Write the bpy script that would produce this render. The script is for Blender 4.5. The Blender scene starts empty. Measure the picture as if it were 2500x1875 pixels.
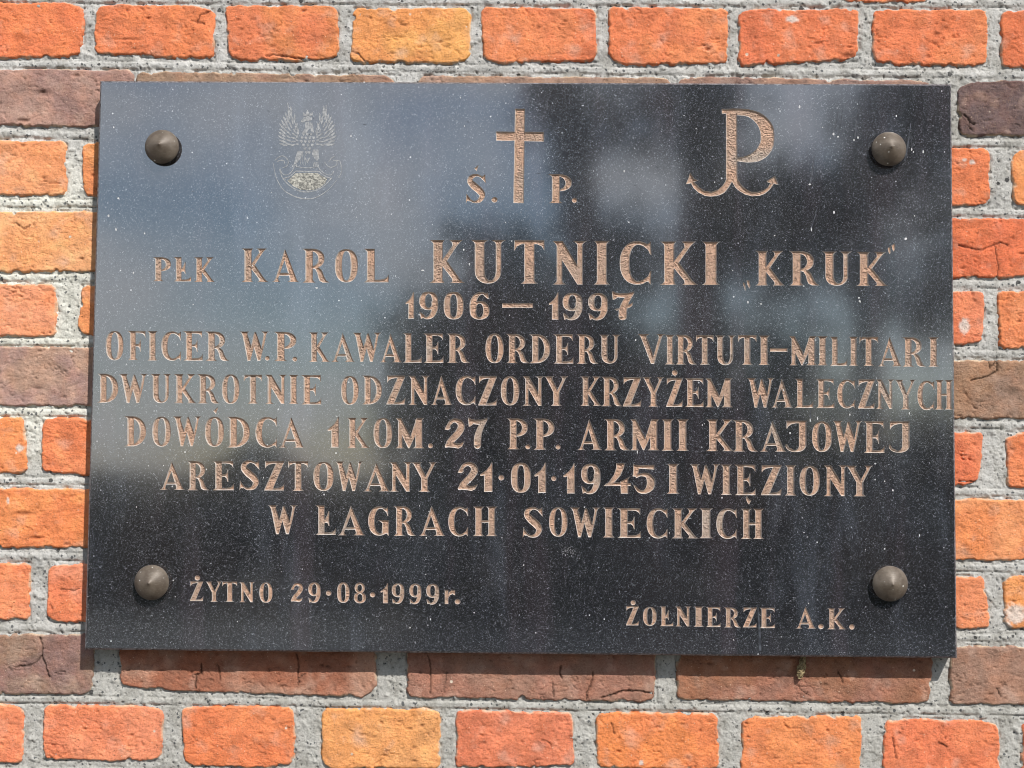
import bpy, math, random
import numpy as np
from mathutils import Vector, Matrix
from mathutils.geometry import delaunay_2d_cdt

random.seed(7)
SC = bpy.context.scene
COL = SC.collection
R = math.radians

# ------------------------------------------------------------------ camera
F, D, CZ = 3500.0, 1.47, 1.60          # focal length in photo pixels, metres to the wall, eye height
TILT, ROLL, YAW = R(3.6), R(0.5), R(0.9)
CAMROT = Matrix.Rotation(YAW, 3, 'Z') @ Matrix.Rotation(math.pi/2 + TILT, 3, 'X') @ Matrix.Rotation(ROLL, 3, 'Z')
cam_d = bpy.data.cameras.new('camera')
cam = bpy.data.objects.new('camera', cam_d); COL.objects.link(cam)
cam.matrix_world = Matrix.Translation((0, -D, CZ)) @ CAMROT.to_4x4()
cam_d.sensor_width = 36.0
cam_d.lens = 36.0 * F / 2500.0
cam_d.clip_start = 0.05; cam_d.clip_end = 3000
SC.camera = cam

# ------------------------------------------------------------------ sky, sun, exposure
SUNV = Vector((0.52, -1.0, 1.08)).normalized()       # towards the sun
SC.world = bpy.data.worlds.new('World'); SC.world.use_nodes = True
wn = SC.world.node_tree
sky = wn.nodes.new('ShaderNodeTexSky'); sky.sky_type = 'NISHITA'; sky.sun_disc = False
sky.sun_elevation = math.asin(SUNV.z); sky.sun_rotation = math.atan2(SUNV.x, SUNV.y)
sky.air_density = 1.0; sky.dust_density = .35; sky.ozone_density = 1.6
bg = wn.nodes['Background']; bg.inputs['Strength'].default_value = 0.10
tc = wn.nodes.new('ShaderNodeTexCoord'); mp = wn.nodes.new('ShaderNodeMapping'); mp.inputs['Scale'].default_value = (1, 1, 2.2)
cn = wn.nodes.new('ShaderNodeTexNoise'); cn.inputs['Scale'].default_value = 7.0; cn.inputs['Detail'].default_value = 6; cn.inputs['Roughness'].default_value = .6
cr = wn.nodes.new('ShaderNodeMapRange'); cr.inputs[1].default_value = .38; cr.inputs[2].default_value = .62; cr.inputs[3].default_value = 0; cr.inputs[4].default_value = .85; cr.interpolation_type = 'SMOOTHSTEP'
cm_ = wn.nodes.new('ShaderNodeMix'); cm_.data_type = 'RGBA'; cm_.inputs[7].default_value = (8.7, 9.0, 9.5, 1)      # thin broken cloud, the same all round
wn.links.new(tc.outputs['Generated'], mp.inputs[0]); wn.links.new(mp.outputs[0], cn.inputs['Vector']); wn.links.new(cn.outputs[0], cr.inputs[0])
wn.links.new(cr.outputs[0], cm_.inputs[0]); wn.links.new(sky.outputs[0], cm_.inputs[6]); wn.links.new(cm_.outputs[2], bg.inputs[0])
sun_d = bpy.data.lights.new('sun', 'SUN'); sun_d.energy = 4.2; sun_d.angle = R(0.5); sun_d.color = (1.0, 0.955, 0.90)
sun = bpy.data.objects.new('sun', sun_d); COL.objects.link(sun)
sun.rotation_euler = SUNV.to_track_quat('Z', 'Y').to_euler(); sun.location = (3, -6, 6)
SC.view_settings.view_transform = 'Standard'; SC.view_settings.look = 'None'
SC.cycles.filter_width = 1.0
SC.view_settings.exposure = 0.12; SC.view_settings.gamma = 1.0

# ------------------------------------------------------------------ helpers
ROT = np.array(CAMROT)
def unproj(px, py, depth=0.0):
    """photo pixel -> (x, z) on the plane standing `depth` metres in front of the wall"""
    px = np.asarray(px, float); py = np.asarray(py, float)
    d = np.stack([(px - 1250)/F, -(py - 937.5)/F, -np.ones_like(px)], -1) @ ROT.T
    s = (D - depth)/d[..., 1]
    return d[..., 0]*s, CZ + d[..., 2]*s
MM = 0.001

def new_mesh(name, verts, faces, mat=None, smooth=False, cols=None):
    me = bpy.data.meshes.new(name)
    verts = np.asarray(verts, np.float32)
    if isinstance(faces, np.ndarray):
        nf, k = faces.shape
        me.vertices.add(len(verts)); me.vertices.foreach_set('co', verts.ravel())
        me.loops.add(nf*k); me.loops.foreach_set('vertex_index', faces.astype(np.int32).ravel())
        me.polygons.add(nf)
        me.polygons.foreach_set('loop_start', np.arange(0, nf*k, k, dtype=np.int32))
        me.polygons.foreach_set('loop_total', np.full(nf, k, np.int32))
        me.update(calc_edges=True)
    else:
        me.from_pydata([tuple(map(float, v)) for v in verts], [], faces)
    if smooth:
        me.polygons.foreach_set('use_smooth', np.ones(len(me.polygons), bool))
    if cols is not None:
        a = me.color_attributes.new('Col', 'FLOAT_COLOR', 'POINT')
        c4 = np.ones((len(verts), 4), np.float32); c4[:, :3] = cols
        a.data.foreach_set('color', c4.ravel())
    if mat: me.materials.append(mat)
    return me
def obj(name, me, parent=None, **props):
    o = bpy.data.objects.new(name, me); COL.objects.link(o)
    if parent: o.parent = parent
    for k, v in props.items(): o[k] = v
    return o
def empty(name, loc, **props):
    o = obj(name, None, None, **props); o.location = loc; o.empty_display_size = .05
    return o
def to_local(o, parent):               # keeps world coordinates of a child whose mesh is in world space
    o.matrix_parent_inverse = Matrix.Translation(parent.location).inverted()

_rng = np.random.RandomState(11)
_G = _rng.uniform(0, 2*np.pi, (256, 256)); _GX, _GY = np.cos(_G), np.sin(_G)
def pn(x, y):
    xi = np.floor(x).astype(int); yi = np.floor(y).astype(int)
    fx = x - xi; fy = y - yi
    u = fx*fx*fx*(fx*(fx*6-15)+10); v = fy*fy*fy*(fy*(fy*6-15)+10)
    def g(ix, iy, dx, dy): return _GX[ix & 255, iy & 255]*dx + _GY[ix & 255, iy & 255]*dy
    a = g(xi, yi, fx, fy); b = g(xi+1, yi, fx-1, fy); c = g(xi, yi+1, fx, fy-1); d = g(xi+1, yi+1, fx-1, fy-1)
    return (a*(1-u)+b*u)*(1-v) + (c*(1-u)+d*u)*v
def fbm(x, y, s, o=3, sx=1.0):
    r = 0; a = 1.0
    x = np.asarray(x)/sx; x, y = x*.829-y*.559, x*.559+y*.829; sx = 1.0       # turned off the lattice so no weave shows
    for k in range(o):
        if k: x, y = x*.6-y*.8, x*.8+y*.6
        r = r + a*pn(x/(s*sx)*2**k + 37.3*k, y/s*2**k + 11.7*k); a *= .5
    return r*1.4
def sst(a, b, x):
    t = np.clip((x-a)/(b-a), 0, 1); return t*t*(3-2*t)
def lin(c):
    c = np.asarray(c, float)/255.0
    return np.where(c <= .04045, c/12.92, ((c+.055)/1.055)**2.4)

# ------------------------------------------------------------------ node helpers
def mat(name):
    m = bpy.data.materials.new(name); m.use_nodes = True
    nt = m.node_tree; b = nt.nodes['Principled BSDF']
    return m, nt, b
def N(nt, t, **kw):
    n = nt.nodes.new(t)
    for k, v in kw.items():
        if k.startswith('i_'):
            n.inputs[k[2:].replace('_', ' ')].default_value = v
        else: setattr(n, k, v)
    return n
def L(nt, a, b): nt.links.new(a, b)
def pos(nt, scale=(1, 1, 1)):
    g = N(nt, 'ShaderNodeNewGeometry'); m = N(nt, 'ShaderNodeMapping'); m.inputs['Scale'].default_value = scale
    L(nt, g.outputs['Position'], m.inputs['Vector']); return m.outputs[0]
def noise(nt, vec, scale, detail=3, rough=.55, dist=0):
    n = N(nt, 'ShaderNodeTexNoise'); n.inputs['Scale'].default_value = scale; n.inputs['Detail'].default_value = detail
    n.inputs['Roughness'].default_value = rough; n.inputs['Distortion'].default_value = dist
    L(nt, vec, n.inputs['Vector']); return n.outputs[0]
def ramp(nt, fac, a, b, ca=0.0, cb=1.0):
    n = N(nt, 'ShaderNodeMapRange'); n.interpolation_type = 'SMOOTHSTEP'
    n.inputs[1].default_value = a; n.inputs[2].default_value = b; n.inputs[3].default_value = ca; n.inputs[4].default_value = cb
    L(nt, fac, n.inputs[0]); return n.outputs[0]
def mth(nt, op, a, b=None):
    n = N(nt, 'ShaderNodeMath', operation=op)
    for i, v in enumerate((a, b)):
        if v is None: continue
        if isinstance(v, (int, float)): n.inputs[i].default_value = v
        else: L(nt, v, n.inputs[i])
    return n.outputs[0]
def mix(nt, fac, a, b, mode='MIX'):
    n = N(nt, 'ShaderNodeMix', data_type='RGBA', blend_type=mode)
    for s, v in ((n.inputs[0], fac), (n.inputs[6], a), (n.inputs[7], b)):
        if isinstance(v, (int, float)): s.default_value = v
        elif isinstance(v, (tuple, list, np.ndarray)): s.default_value = (*[float(q) for q in v[:3]], 1)
        else: L(nt, v, s)
    return n.outputs[2]
def spots(nt, vec, scale, keep, rad, seedsc=1.0, soft=.5):
    """random round spots: Voronoi cells, `keep` share of them carry a spot of radius up to `rad` (cell units)"""
    v = N(nt, 'ShaderNodeTexVoronoi'); v.inputs['Scale'].default_value = scale
    L(nt, vec, v.inputs['Vector'])
    sep = N(nt, 'ShaderNodeSeparateColor'); L(nt, v.outputs['Color'], sep.inputs[0])
    on = mth(nt, 'LESS_THAN', sep.outputs[0], keep)
    r = mth(nt, 'MULTIPLY', mth(nt, 'ADD', mth(nt, 'MULTIPLY', mth(nt, 'POWER', sep.outputs[1], 2.0), .8), .2), rad)
    q = mth(nt, 'DIVIDE', v.outputs['Distance'], r)
    f = ramp(nt, q, 1.0, soft)
    return mth(nt, 'MULTIPLY', f, on)
def bump(nt, b, h, strength, dist, prev=None):
    n = N(nt, 'ShaderNodeBump'); n.inputs['Strength'].default_value = strength; n.inputs['Distance'].default_value = dist
    L(nt, h, n.inputs['Height'])
    if prev is not None: L(nt, prev, n.inputs['Normal'])
    L(nt, n.outputs[0], b.inputs['Normal']); return n.outputs[0]
def vcol(nt):
    a = N(nt, 'ShaderNodeVertexColor'); a.layer_name = 'Col'; return a.outputs[0]

# ------------------------------------------------------------------ materials
def brick_material():
    m, nt, b = mat('fired_clay')
    p = pos(nt); c = vcol(nt)
    n1 = noise(nt, p, 60, 4, .6); n2 = noise(nt, pos(nt, (1, 1, 1.3)), 520, 4, .7); n3 = noise(nt, p, 1500, 3, .7)
    c = mix(nt, ramp(nt, n1, .38, .72, 0, .28), c, (1.0, .62, .42), 'SOFT_LIGHT')
    c = mix(nt, ramp(nt, n2, .50, .66, .0, .45), c, (.46, .34, .30), 'MULTIPLY')
    c = mix(nt, ramp(nt, n3, .52, .68, 0, .30), c, (.78, .50, .34))
    w = spots(nt, p, 210, .30, .22); c = mix(nt, mth(nt, 'MULTIPLY', w, .8), c, (.78, .62, .46))
    w2 = spots(nt, p, 60, .10, .16); c = mix(nt, mth(nt, 'MULTIPLY', w2, .85), c, (.78, .68, .55))
    w3 = spots(nt, p, 330, .22, .28); c = mix(nt, mth(nt, 'MULTIPLY', w3, .55), c, (.80, .60, .44))
    d = spots(nt, pos(nt, (1, 1, 1.7)), 130, .16, .24); c = mix(nt, mth(nt, 'MULTIPLY', d, .6), c, (.10, .045, .03))
    d2 = spots(nt, pos(nt, (1, 1, 1.8)), 300, .30, .30); c = mix(nt, mth(nt, 'MULTIPLY', d2, .5), c, (.16, .07, .04))
    d = mth(nt, 'MAXIMUM', d, mth(nt, 'MULTIPLY', d2, .6))
    L(nt, c, b.inputs['Base Color']); b.inputs['Roughness'].default_value = .92; b.inputs['Specular IOR Level'].default_value = .25
    h = mth(nt, 'ADD', mth(nt, 'MULTIPLY', n3, .35), mth(nt, 'ADD', n2, mth(nt, 'MULTIPLY', d, -.6)))
    bump(nt, b, h, .9, .0013)
    return m
def mortar_material():
    m, nt, b = mat('cement_mortar')
    p = pos(nt); c = vcol(nt)
    n1 = noise(nt, p, 45, 4, .6); n2 = noise(nt, p, 500, 4, .7)
    c = mix(nt, ramp(nt, n1, .45, .66, 0, .7), c, (.66, .65, .62), 'MULTIPLY')
    c = mix(nt, ramp(nt, n2, .35, .7, .0, .5), c, (.55, .55, .52), 'MULTIPLY')
    nv = N(nt, 'ShaderNodeTexNoise'); nv.inputs['Scale'].default_value = 420; nv.inputs['Detail'].default_value = 2; L(nt, p, nv.inputs['Vector'])
    off = N(nt, 'ShaderNodeVectorMath', operation='MULTIPLY_ADD'); L(nt, nv.outputs['Color'], off.inputs[0]); off.inputs[1].default_value = (.0026,)*3; L(nt, p, off.inputs[2]); pp = off.outputs[0]
    v1 = spots(nt, pp, 290, .62, .50, soft=.8); v2 = spots(nt, pp, 105, .16, .30, soft=.85); v3 = spots(nt, pp, 330, .25, .34)
    c = mix(nt, mth(nt, 'MULTIPLY', v3, .6), c, (.80, .79, .74))
    c = mix(nt, mth(nt, 'MULTIPLY', v1, .85), c, (.06, .065, .07))
    c = mix(nt, mth(nt, 'MULTIPLY', v2, .9), c, (.05, .05, .05))
    L(nt, c, b.inputs['Base Color']); b.inputs['Roughness'].default_value = .9; b.inputs['Specular IOR Level'].default_value = .3
    h = mth(nt, 'ADD', n2, mth(nt, 'MULTIPLY', v2, -1.0))
    bump(nt, b, h, .9, .0014)
    return m
BZ = float(unproj(1272., 1597., .026)[1])
def granite_material():
    m, nt, b = mat('polished_black_granite')
    p = pos(nt)
    warp = noise(nt, p, 300, 2, .5)
    n1 = noise(nt, p, 820, 2, .6, 1.5); n2 = noise(nt, p, 1050, 2, .6, 2.0); n3 = noise(nt, p, 9, 3, .6)
    c = mix(nt, ramp(nt, n3, .4, .65), (.0115, .0112, .0145), (.0165, .0135, .0150))
    c = mix(nt, ramp(nt, n2, .59, .65, 0, .85), c, (.17, .18, .195))
    c = mix(nt, ramp(nt, n1, .63, .67, 0, .85), c, (.40, .42, .45))
    sm = noise(nt, pos(nt, (1, 1, .22)), 24, 5, .65)      # dried rain film, streaking down
    c = mix(nt, ramp(nt, sm, .50, .74, 0, .10), c, (.36, .42, .52))
    cl_ = noise(nt, pos(nt, (1, 1, .7)), 11, 5, .62, .6); c = mix(nt, ramp(nt, cl_, .47, .72, 0, .045), c, (.34, .39, .47))   # haze of the reflected sky put into the colour as soft dusty clouds
    fine = noise(nt, p, 1500, 3, .8); c = mix(nt, ramp(nt, fine, .5, .75, 0, .05), c, (.40, .44, .50))
    sx = N(nt, 'ShaderNodeSeparateXYZ'); L(nt, p, sx.inputs[0])
    eb = ramp(nt, mth(nt, 'ADD', sx.outputs[2], mth(nt, 'MULTIPLY', mth(nt, 'SUBTRACT', sm, .5), .05)), BZ+.045, BZ+.004)   # dirt splashed on the lower edge
    c = mix(nt, mth(nt, 'MULTIPLY', eb, .045), c, (.36, .40, .46))
    pb = noise(nt, pos(nt, (1, 1, .12)), 28, 3, .6); c = mix(nt, ramp(nt, pb, .50, .72, 0, .05), c, (.40, .28, .34))
    d1 = spots(nt, p, 85, .10, .12, soft=.7); d2 = spots(nt, p, 190, .10, .18, soft=.7)
    c = mix(nt, mth(nt, 'MULTIPLY', d1, .8), c, (.7, .71, .72)); c = mix(nt, mth(nt, 'MULTIPLY', d2, .6), c, (.6, .61, .62))
    L(nt, c, b.inputs['Base Color'])
    b.inputs['IOR'].default_value = GR_IOR
    ro = mix(nt, ramp(nt, n2, .5, .7), (GR_RO,)*3, (GR_RO+.12,)*3)
    L(nt, ro, b.inputs['Roughness'])
    return m
GR_IOR, GR_RO = 3.2, .065
def edge_material():
    m, nt, b = mat('sawn_granite_edge')
    p = pos(nt); n = noise(nt, p, 500, 4, .7)
    L(nt, mix(nt, ramp(nt, n, .4, .7), (.03, .03, .035), (.13, .13, .135)), b.inputs['Base Color'])
    b.inputs['Roughness'].default_value = .45
    return m
def letter_material():
    m, nt, b = mat('painted_chiselled_stone')
    p = pos(nt)
    n1 = noise(nt, pos(nt, (1, 1, 1.25)), 270, 1, .5, 1.4); n2 = noise(nt, p, 30, 3, .6); n3 = noise(nt, p, 900, 3, .6); n4 = noise(nt, p, 14, 2, .5)
    c = mix(nt, ramp(nt, n2, .35, .65), (.58, .365, .255), (.49, .34, .255))
    c = mix(nt, ramp(nt, n4, .58, .70, 0, .5), c, (.42, .41, .37))
    c = mix(nt, ramp(nt, n1, .36, .45, .42, 0), c, (.13, .075, .05))  # bump hollows darkened too, relief shade put into the colour
    c = mix(nt, ramp(nt, n3, .5, .75, 0, .35), c, (.60, .44, .33))
    L(nt, c, b.inputs['Base Color']); b.inputs['Roughness'].default_value = .75; b.inputs['Specular IOR Level'].default_value = .35
    bump(nt, b, mth(nt, 'ADD', n1, mth(nt, 'MULTIPLY', n3, .25)), 1.0, .0040)
    return m
def bronze_material():
    m, nt, b = mat('weathered_bronze')
    p = pos(nt); n1 = noise(nt, p, 90, 4, .6); n2 = noise(nt, pos(nt, (1, 1, 4)), 260, 3, .6)
    c = mix(nt, ramp(nt, n1, .35, .65), (.10, .076, .055), (.155, .125, .095))
    c = mix(nt, ramp(nt, n2, .5, .75, 0, .4), c, (.21, .19, .16))
    w = spots(nt, p, 260, .30, .30); c = mix(nt, mth(nt, 'MULTIPLY', w, .9), c, (.75, .74, .68))
    L(nt, c, b.inputs['Base Color']); b.inputs['Metallic'].default_value = .12; b.inputs['Roughness'].default_value = .5
    bump(nt, b, n1, .15, .001)
    return m
def plain(name, ca, cb, scale, rough=.9, bmp=.4, bd=.001):
    m, nt, b = mat(name); p = pos(nt); n = noise(nt, p, scale, 4, .65)
    L(nt, mix(nt, ramp(nt, n, .35, .68), ca, cb), b.inputs['Base Color']); b.inputs['Roughness'].default_value = rough
    if bmp: bump(nt, b, n, bmp, bd)
    return m
M_BRICK, M_MORTAR, M_GRAN, M_EDGE, M_LET, M_BRONZE = brick_material(), mortar_material(), granite_material(), edge_material(), letter_material(), bronze_material()
M_ETCH = plain('etched_granite', (.20, .21, .225), (.44, .445, .445), 420, .8, 0)
M_SUNRIM = plain('sunlit_cut_rim', (.46, .37, .30), (.56, .53, .50), 300, .7, .3)  # paler letter walls, the sunlit bevel put into the colour
M_SHIELD = plain('bush_hammered_granite', (.14, .14, .13), (.58, .56, .49), 520, .85, .9)
M_COCOON = plain('dry_grass_case', (.12, .085, .04), (.50, .40, .22), 500, .95, .9, .002)
M_GRASS = plain('mown_grass', (.014, .017, .013), (.026, .03, .022), 3, .95, 0)
M_BARK = plain('tree_bark', (.045, .035, .028), (.11, .09, .07), 12, .9, .6, .02)
M_LEAF = plain('leaf_green', (.025, .037, .02), (.05, .066, .035), 2, .6, 0)

# ------------------------------------------------------------------ setting: ground
g = new_mesh('ground', [(-900, -900, 0), (900, -900, 0), (900, .3, 0), (-900, .3, 0)], [(0, 1, 2, 3)], M_GRASS)
obj('ground', g, kind='structure')
# unseen pale strip added below the wall to bounce warm fill onto it
M_BOUNCE = plain('warm_bounce_surface', (.10, .088, .074), (.145, .13, .11), 5, .9, .3, .002)
pv = [(-60, -5.2, .10), (60, -5.2, .10), (60, .3, .10), (-60, .3, .10), (-60, -5.2, -.05), (60, -5.2, -.05)]
obj('bounce_strip', new_mesh('bounce_strip', pv, [(0, 1, 2, 3), (4, 5, 1, 0)], M_BOUNCE), kind='structure')

# ------------------------------------------------------------------ brick wall
# each brick: (TLx,TLy, TRx,TRy, BRx,BRy, BLx,BLy) in photo pixels, colour, second colour, notches / patches
O1, O2 = (226, 96, 52), (240, 120, 66)
BR = [
 # course above the picture
 ((-330,-152, -60,-151, -60,-12, -330,-13), O1, O2), ((-30,-150, 290,-149, 290,-10, -30,-12), O2, O1),
 # course 1
 ((-105,6, 204,9, 202,139, -105,146), (226,92,48), (238,108,58)),
 ((237,12, 526,16, 521,147, 232,131), (228,104,60), (236,112,62)),
 ((551,17, 823,13, 828,147, 559,149), (226,104,64), (222,120,62)),
 ((866,22, 1149,20, 1148,155, 853,154), (240,146,74), (244,166,84)),
 ((1173,20, 1455,22, 1456,148, 1182,157), (240,122,72), (228,98,58)),
 ((1487,17, 1775,23, 1775,155, 1487,160), (226,102,60), (236,122,72)),
 ((1804,24, 2095,24, 2095,148, 1804,160), (222,90,54), (230,104,62)),
 ((2131,25, 2409,26, 2410,163, 2130,158), (226,98,56), (234,118,70)),
 ((2443,27, 2740,28, 2740,168, 2444,166), (214,84,44), (228,106,58)),
 # course 2, dark stretchers
 ((-300,166, 324,173, 324,311, -300,307), (156,116,104), (170,128,112)),
 ((336,175, 973,186, 973,322, 336,314), (158,122,98), (166,124,104)),
 ((1023,187, 1638,190, 1638,326, 1023,320), (164,128,110), (170,130,106)),
 ((1655,188, 2270,198, 2270,331, 1655,328), (160,122,104), (150,116,104)),
 ((2332,199, 2950,203, 2950,336, 2345,332), (108,84,80), (96,72,68)),
 # course 3
 ((-130,341, 160,345, 164,478, -130,476), (246,146,92), (244,154,104)),
 ((204,347, 480,350, 480,480, 202,480), (240,130,72), (244,150,84)),
 ((2110,362, 2412,364, 2417,502, 2110,505), (226,92,48), (236,108,62)),
 ((2467,368, 2760,372, 2760,510, 2474,508), (234,132,66), (240,150,84)),
 # course 4, orange stretchers
 ((-450,512, 300,518, 300,665, -450,662), (248,158,98), (246,170,114)),
 ((2000,533, 2507,535, 2507,680, 2000,678), (226,92,50), (218,78,42)),
 ((2536,536, 3160,540, 3160,684, 2536,682), (230,104,58), (220,90,48)),
 # course 5
 ((-150,692, 138,696, 140,820, -150,822), (244,136,92), (246,150,110)),
 ((202,699, 470,700, 470,826, 190,822), (246,140,78), (244,150,92)),
 ((2110,712, 2402,712, 2400,841, 2110,842), (226,96,60), (232,118,84)),
 ((2430,711, 2720,714, 2720,852, 2441,850), (234,116,66), (244,142,94)),
 # course 6, dark stretchers
 ((-420,846, 300,848, 300,992, -420,990), (168,128,116), (178,136,114)),
 ((2020,880, 2690,882, 2690,1024, 2020,1018), (150,114,94), (168,124,96)),
 # course 7
 ((-200,1020, 58,1020, 67,1155, -200,1154), (240,122,58), (244,132,70)),
 ((107,1021, 380,1023, 380,1162, 99,1157), (236,108,60), (244,132,84)),
 ((2110,1052, 2399,1057, 2389,1187, 2110,1184), (228,92,58), (234,112,76)),
 ((2452,1058, 2740,1058, 2740,1194, 2460,1189), (232,108,62), (238,122,72)),
 # course 8, orange stretchers
 ((-380,1190, 300,1194, 300,1336, -380,1338), (238,116,58), (242,130,66)),
 ((2000,1218, 2640,1221, 2640,1372, 2000,1363), (240,128,68), (246,148,92)),
 # course 9
 ((-220,1374, 77,1376, 71,1512, -220,1509), (236,102,54), (240,126,84)),
 ((121,1377, 400,1378, 400,1520, 116,1517), (236,108,68), (242,138,108)),
 ((2110,1404, 2400,1408, 2420,1534, 2110,1538), (236,122,76), (240,132,88)),
 ((2451,1405, 2750,1408, 2750,1540, 2451,1534), (246,146,72), (248,164,104)),
 # course 10, dark stretchers
 ((-400,1548, 232,1549, 225,1695, -400,1692), (152,118,98), (138,102,92)),
 ((294,1552, 918,1560, 917,1703, 294,1680), (160,98,74), (184,132,108)),
 ((996,1561, 1602,1568, 1600,1713, 996,1702), (166,112,92), (160,114,94)),
 ((1654,1570, 2275,1576, 2272,1717, 1652,1706), (158,104,78), (162,108,88)),
 ((2319,1578, 2950,1583, 2950,1724, 2320,1718), (158,116,96), (172,122,98)),
 # course 11
 ((-220,1718, 61,1721, 57,1862, -220,1860), (230,98,62), (238,118,80)),
 ((109,1720, 402,1726, 394,1857, 107,1853), (234,112,76), (236,126,92)),
 ((444,1725, 717,1725, 720,1872, 448,1869), (236,106,56), (238,118,66)),
 ((787,1731, 1076,1730, 1073,1874, 786,1876), (244,156,84), (246,166,96)),
 ((1115,1734, 1395,1740, 1402,1869, 1112,1873), (212,96,68), (222,108,80)),
 ((1456,1739, 1750,1742, 1757,1876, 1456,1874), (244,124,54), (240,116,60)),
 ((1814,1750, 2103,1747, 2098,1888, 1810,1888), (240,122,66), (244,134,72)),
 ((2157,1755, 2437,1760, 2438,1898, 2157,1894), (230,98,62), (236,112,72)),
 ((2494,1759, 2780,1764, 2780,1900, 2494,1898), (222,88,50), (232,110,64)),
]
xs0 = [(-380, 260), (300, 920), (975, 1600), (1650, 2030)]
# the course just above the frame: only the orange brick at the upper right dips into the picture
for i, (a, b_) in enumerate(((330, 600), (640, 925), (965, 1250), (1290, 1570), (1610, 1890), (2260, 2560))):
    BR.append(((a, -150, b_, -149, b_, -9, a, -10), O1, O2))
BR.append(((1975, -148, 2262, -148, 2262, 7, 2052, 7), (232,102,52), (238,112,60)))
# margin for a step to the side: more of the same wall just beyond the frame
for a in range(-400, 2800, 640): BR.append(((a, 1925, a+600, 1930, a+600, 2062, a, 2058), (160,110,90), (150,104,88)))
for a in range(-400, 2800, 640): BR.append(((a+40, -318, a+635, -318, a+635, -182, a+40, -182), (156,112,96), (150,104,88)))
for (y0, y1, sh) in ((10,146,0),(345,478,30),(696,822,20),(1022,1156,-20),(1376,1512,0),(1722,1860,0)):
    for x0 in (-420,):
        BR.append(((x0+sh, y0, x0+sh+270, y0, x0+sh+270, y1, x0+sh, y1), O1, O2))
    dy = 38
    BR.append(((2790+sh, y0+dy, 3080+sh, y0+dy, 3080+sh, y1+dy, 2790+sh, y1+dy), O1, O2))
# cracks as pixel polylines (x,y)... width px, depth mm
CRACKS = [
 ([(100,1555),(107,1578),(104,1600),(112,1620),(120,1650)], 3.2, 2.2), ([(104,1603),(88,1618),(70,1624),(40,1628)], 3.0, 1.8),
 ([(492,1620),(493,1645),(480,1646),(479,1680)], 3.0, 2.6), ([(532,1622),(538,1640),(536,1668)], 2.2, 1.5),
 ([(725,1596),(731,1620),(728,1645),(730,1672)], 2.8, 1.8), ([(731,1655),(747,1643)], 2.4, 1.2),
 ([(1046,1600),(1052,1630),(1051,1692)], 2.4, 1.4), ([(1091,1640),(1084,1690)], 2.0, 1.0),
 ([(1370,1624),(1366,1640),(1372,1655)], 3.2, 2.4), ([(1448,1640),(1443,1670),(1432,1690),(1432,1705)], 3.0, 2.2),
 ([(1349,1668),(1352,1700)], 2.4, 1.5), ([(1468,1702),(1500,1694),(1520,1686),(1560,1686),(1590,1692)], 3.2, 2.4),
 ([(2046,1640),(2056,1665)], 2.4, 1.8), ([(1945,1672),(1962,1690),(1978,1698)], 2.0, 1.0),
 ([(2425,600),(2432,630),(2436,650),(2432,680)], 2.4, 1.4), ([(2340,600),(2390,612),(2440,594),(2460,600)], 3.0, 1.6),
 ([(2412,880),(2413,900),(2432,880),(2432,905),(2410,920),(2385,925),(2368,930)], 3.0, 2.2),
 ([(2352,282),(2362,290),(2366,300),(2378,306)], 2.6, 2.0), ([(2366,300),(2364,312),(2372,322)], 2.4, 1.8),
 ([(40,545),(60,560),(75,552)], 3.0, 1.2), ([(520,27),(490,40),(482,58)], 3.0, 1.6), ([(500,60),(470,52)], 3.0, 1.4),
 ([(852,125),(875,132),(892,152)], 3.0, 1.8), ([(2340,1175),(2395,1176)], 3.0, 2.0), ([(650,140),(670,135),(700,140),(760,148)], 3.0, 1.8),
 ([(195,1437),(180,1441),(150,1438)], 2.6, 1.2), ([(2432,1680),(2440,1700)], 2.4, 1.4), ([(1492,1765),(1500,1790)], 3.0, 1.4),
 ([(2178,1800),(2186,1850)], 3.0, 1.6), ([(2290,1812),(2310,1822)], 4.0, 1.8), ([(1322,1806),(1334,1808),(1343,1814),(1345,1822)], 2.8, 1.6),
]
PITS = [(105,228,20,9,2.2), (188,186,8,4,2.0), (60,296,14,4,2.0), (60,500,60,6,.8), (1727,122,8,4,2.2), (1518,42,4,8,1.8), (2070,138,16,6,2.4),
        (2284,85,9,4,1.8), (60,1254,22,5,1.8), (92,1313,16,4,1.8), (1510,1834,6,4,2.0), (932,1764,5,4,2.0), (2018,1782,4,3,2.2), (1030,1771,5,4,2.0),
        (1398,1802,16,8,1.6), (2492,620,8,3,1.6), (2372,716,4,9,2.4), (95,948,12,4,1.4), (2470,955,18,10,1.0), (47,95,16,10,1.4), (320,98,30,3,1.0)]
WHITE = [(1933,49,15,8), (2476,1498,28,22), (2455,1530,14,10), (22,1222,3,8), (52,1095,10,8), (1565,1861,5,6), (2353,392,5,4), (2371,398,7,5), (2352,797,12,18)]
GLOB_CRACK = [(np.array(pts, float), w, d) for pts, w, d in CRACKS]

def seg_dist(X, Y, pts):
    best = np.full(X.shape, 1e9)
    for (x0, y0), (x1, y1) in zip(pts[:-1], pts[1:]):
        dx, dy = x1-x0, y1-y0; t = np.clip(((X-x0)*dx+(Y-y0)*dy)/(dx*dx+dy*dy), 0, 1)
        best = np.minimum(best, np.hypot(X-x0-t*dx, Y-y0-t*dy))
    return best

wall = empty('brick_wall', (0, 0, 0), label='red and purple brick wall with pale grey mortar joints behind the plaque', category='wall')

SLAB_PX = [(244, 197), (2323, 205), (2337, 1607), (206, 1586)]
def hidden(x, y, m=14):       # well behind the plaque
    return (x > 244+m) & (x < 2323-m) & (y > 205+m) & (y < 1586-m)

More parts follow.
